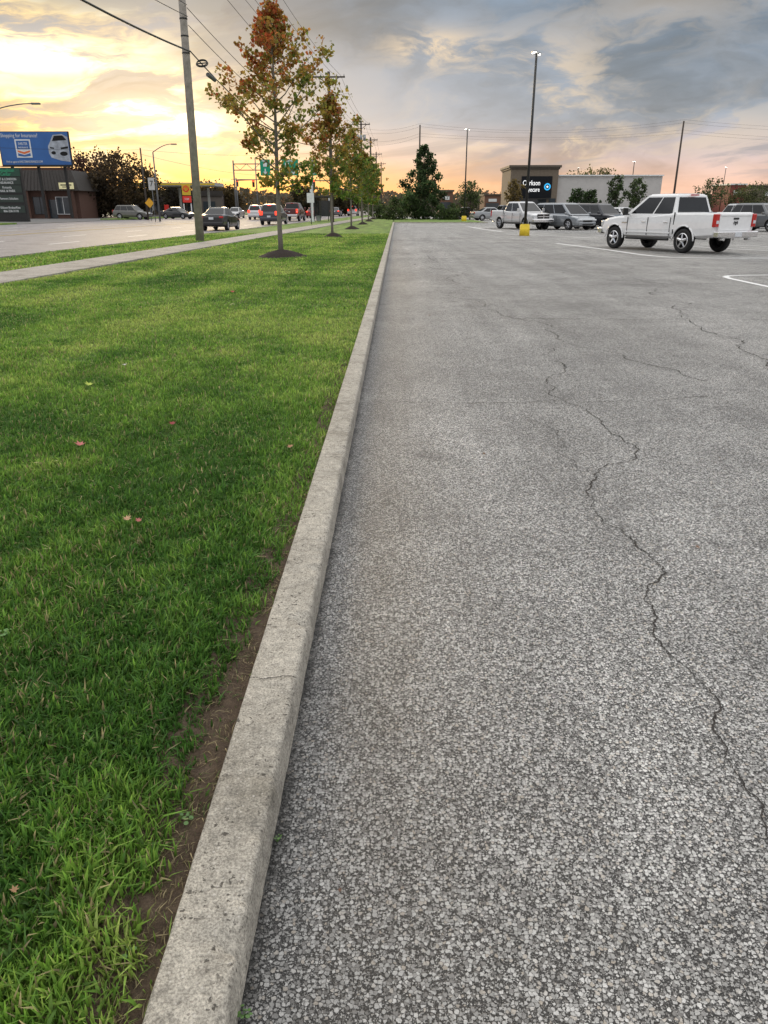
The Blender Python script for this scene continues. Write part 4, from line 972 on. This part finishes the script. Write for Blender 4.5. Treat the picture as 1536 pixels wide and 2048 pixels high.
e=empty('bus_shelter',(-8.1,86,.12),0,'small dark bus shelter beside the road','bus shelter')
for x_ in (-.75,.75):
    for y_ in (-1.2,1.2):
        b=MB(); b.box((x_,y_,1.15),(.08,.08,2.3)); b.obj('post',M_blk,e)
b=MB(); b.box((0,0,2.4),(1.9,2.9,.18)); b.obj('roof',M_roof,e,bevel=.05)
b=MB(); b.box((-.75,0,1.25),(.02,2.3,1.6)); b.obj('glass_panel',M_glassl,e); b=MB(); b.box((0,1.2,1.25),(1.4,.02,1.6)); b.obj('glass_panel',M_glassl,e)
b=MB(); b.box((-.4,0,.5),(.4,1.8,.06)); b.box((-.4,-.7,.25),(.3,.06,.5)); b.box((-.4,.7,.25),(.3,.06,.5)); b.obj('bench',M_steel,e)
e=empty('pillar',(-8.9,83,.1),0,'slim white pillar beside the road','pillar')
b=MB(); b.box((0,0,1.75),(.28,.28,3.5)); b.box((0,0,3.55),(.36,.36,.12)); b.box((0,0,.1),(.4,.4,.3)); b.obj('shaft',M_signw,e,bevel=.01)

# ------------------------------------------------------------------ eyecare building
M_tan=mat('tan_facade',(.17,.135,.10),.8,var=.12,scale=4); M_corn=mat('cornice_brown',(.10,.08,.06),.7); M_grw=mat('pale_grey_wall',(.50,.48,.46),.85,var=.08,scale=1)
M_char=mat('charcoal_panel',(.012,.013,.016),.8,spec=.2)
e=empty('shop_building',(0,110,0),0,'tan and grey eyecare shop with dark sign panel','building')
b=MB(); b.box((28.7,9,2.7),(14.0,18,5.4)); b.obj('wall',M_grw,e); b=MB(); b.box((28.75,8.9,5.46),(14.1,18.4,.14)); b.obj('parapet',M_signw,e)
b=MB(); b.box((18.4,4,3.2),(6.4,9,6.4)); b.obj('facade',M_tan,e)
b=MB(); b.box((18.4,4,6.55),(7.0,9.7,.3)); b.box((18.4,4,6.3),(6.7,9.3,.2)); b.obj('cornice',M_corn,e,bevel=.03)
b=MB(); b.box((18.75,-.55,4.0),(4.1,.12,2.7)); sp_=b.obj('sign_panel',M_char,e)
b=MB(); b.box((18.4,-.53,1.3),(3.6,.06,2.4)); b.obj('window',M_glassl,e); b=MB(); b.box((18.4,-1.0,2.55),(4.2,1.0,.12)); b.obj('awning',M_blk,e)
for x_ in (15.8,21.0):
    b=MB(); b.box((x_,-.53,1.5),(.9,.06,2.2)); b.obj('window',M_glassl,e)
M_sgl=mat('lit_sign_white',(.9,.9,.9),.5,emit=(1,1,1),es=.8); M_sgb=mat('lit_sign_blue',(.02,.35,.65),.5,emit=(.05,.5,1),es=.7)
text('lettering','Clarkson',.90,(16.85,-.63,4.5),M_sgl,sp_,sx=.72); text('lettering','eyecare',.82,(17.35,-.63,3.68),M_sgl,sp_,sx=.72)
b=MB()
for k in range(24):
    a0=2*math.pi*k/24;a1=2*math.pi*(k+1)/24
    b.poly([(20.2+.44*math.cos(a0),-.63,4.05+.44*math.sin(a0)),(20.2+.44*math.cos(a1),-.63,4.05+.44*math.sin(a1)),(20.2+.27*math.cos(a1),-.63,4.05+.27*math.sin(a1)),(20.2+.27*math.cos(a0),-.63,4.05+.27*math.sin(a0))])
b.obj('logo_ring',M_sgb,sp_,fix=False)
b=MB(); b.poly([(20.2+.13*math.cos(a),-.63,4.05+.13*math.sin(a)) for a in np.linspace(0,2*math.pi,17)[:-1]]); b.obj('logo_dot',M_sgl,sp_,fix=False)
M_rb=mat('red_shop',(.22,.05,.04),.7); M_or=mat('orange_brick',(.17,.085,.055),.8)
for (px0,px1,Y,H,m_,lab) in [(878,905,170,4.6,M_or,'low orange-brick shop in the distance'),(968,1000,210,4.4,M_or,'low brick shop in the distance'),(1450,1480,215,7.0,M_rb,'red-fronted store in the distance'),(1492,1600,230,7.0,M_tan,'long tan store in the distance'),(1320,1440,240,4.8,M_tan,'low brown store in the distance'),(300,360,190,5,M_tan,'low store across the road')]:
    x0=(px0-795)/1600*Y; x1=(px1-795)/1600*Y; e=empty('store_building',((x0+x1)/2,Y+6,0),0,lab,'building')
    wd=x1-x0; b=MB(); b.box((0,0,H/2),(wd,12,H)); b.obj('wall',m_,e); b=MB(); b.box((0,0,H+.1),(wd+.5,12.5,.35)); b.obj('parapet',M_signw if m_ is M_rb else M_corn,e)
    b=MB(); b.box((0,-6.05,H*.72),(wd*.5,.1,H*.16)); b.obj('sign_band',M_signw,e)
    b=MB(); b.box((0,-6.05,1.3),(wd*.8,.08,2.4)); b.obj('window',M_glassl,e)
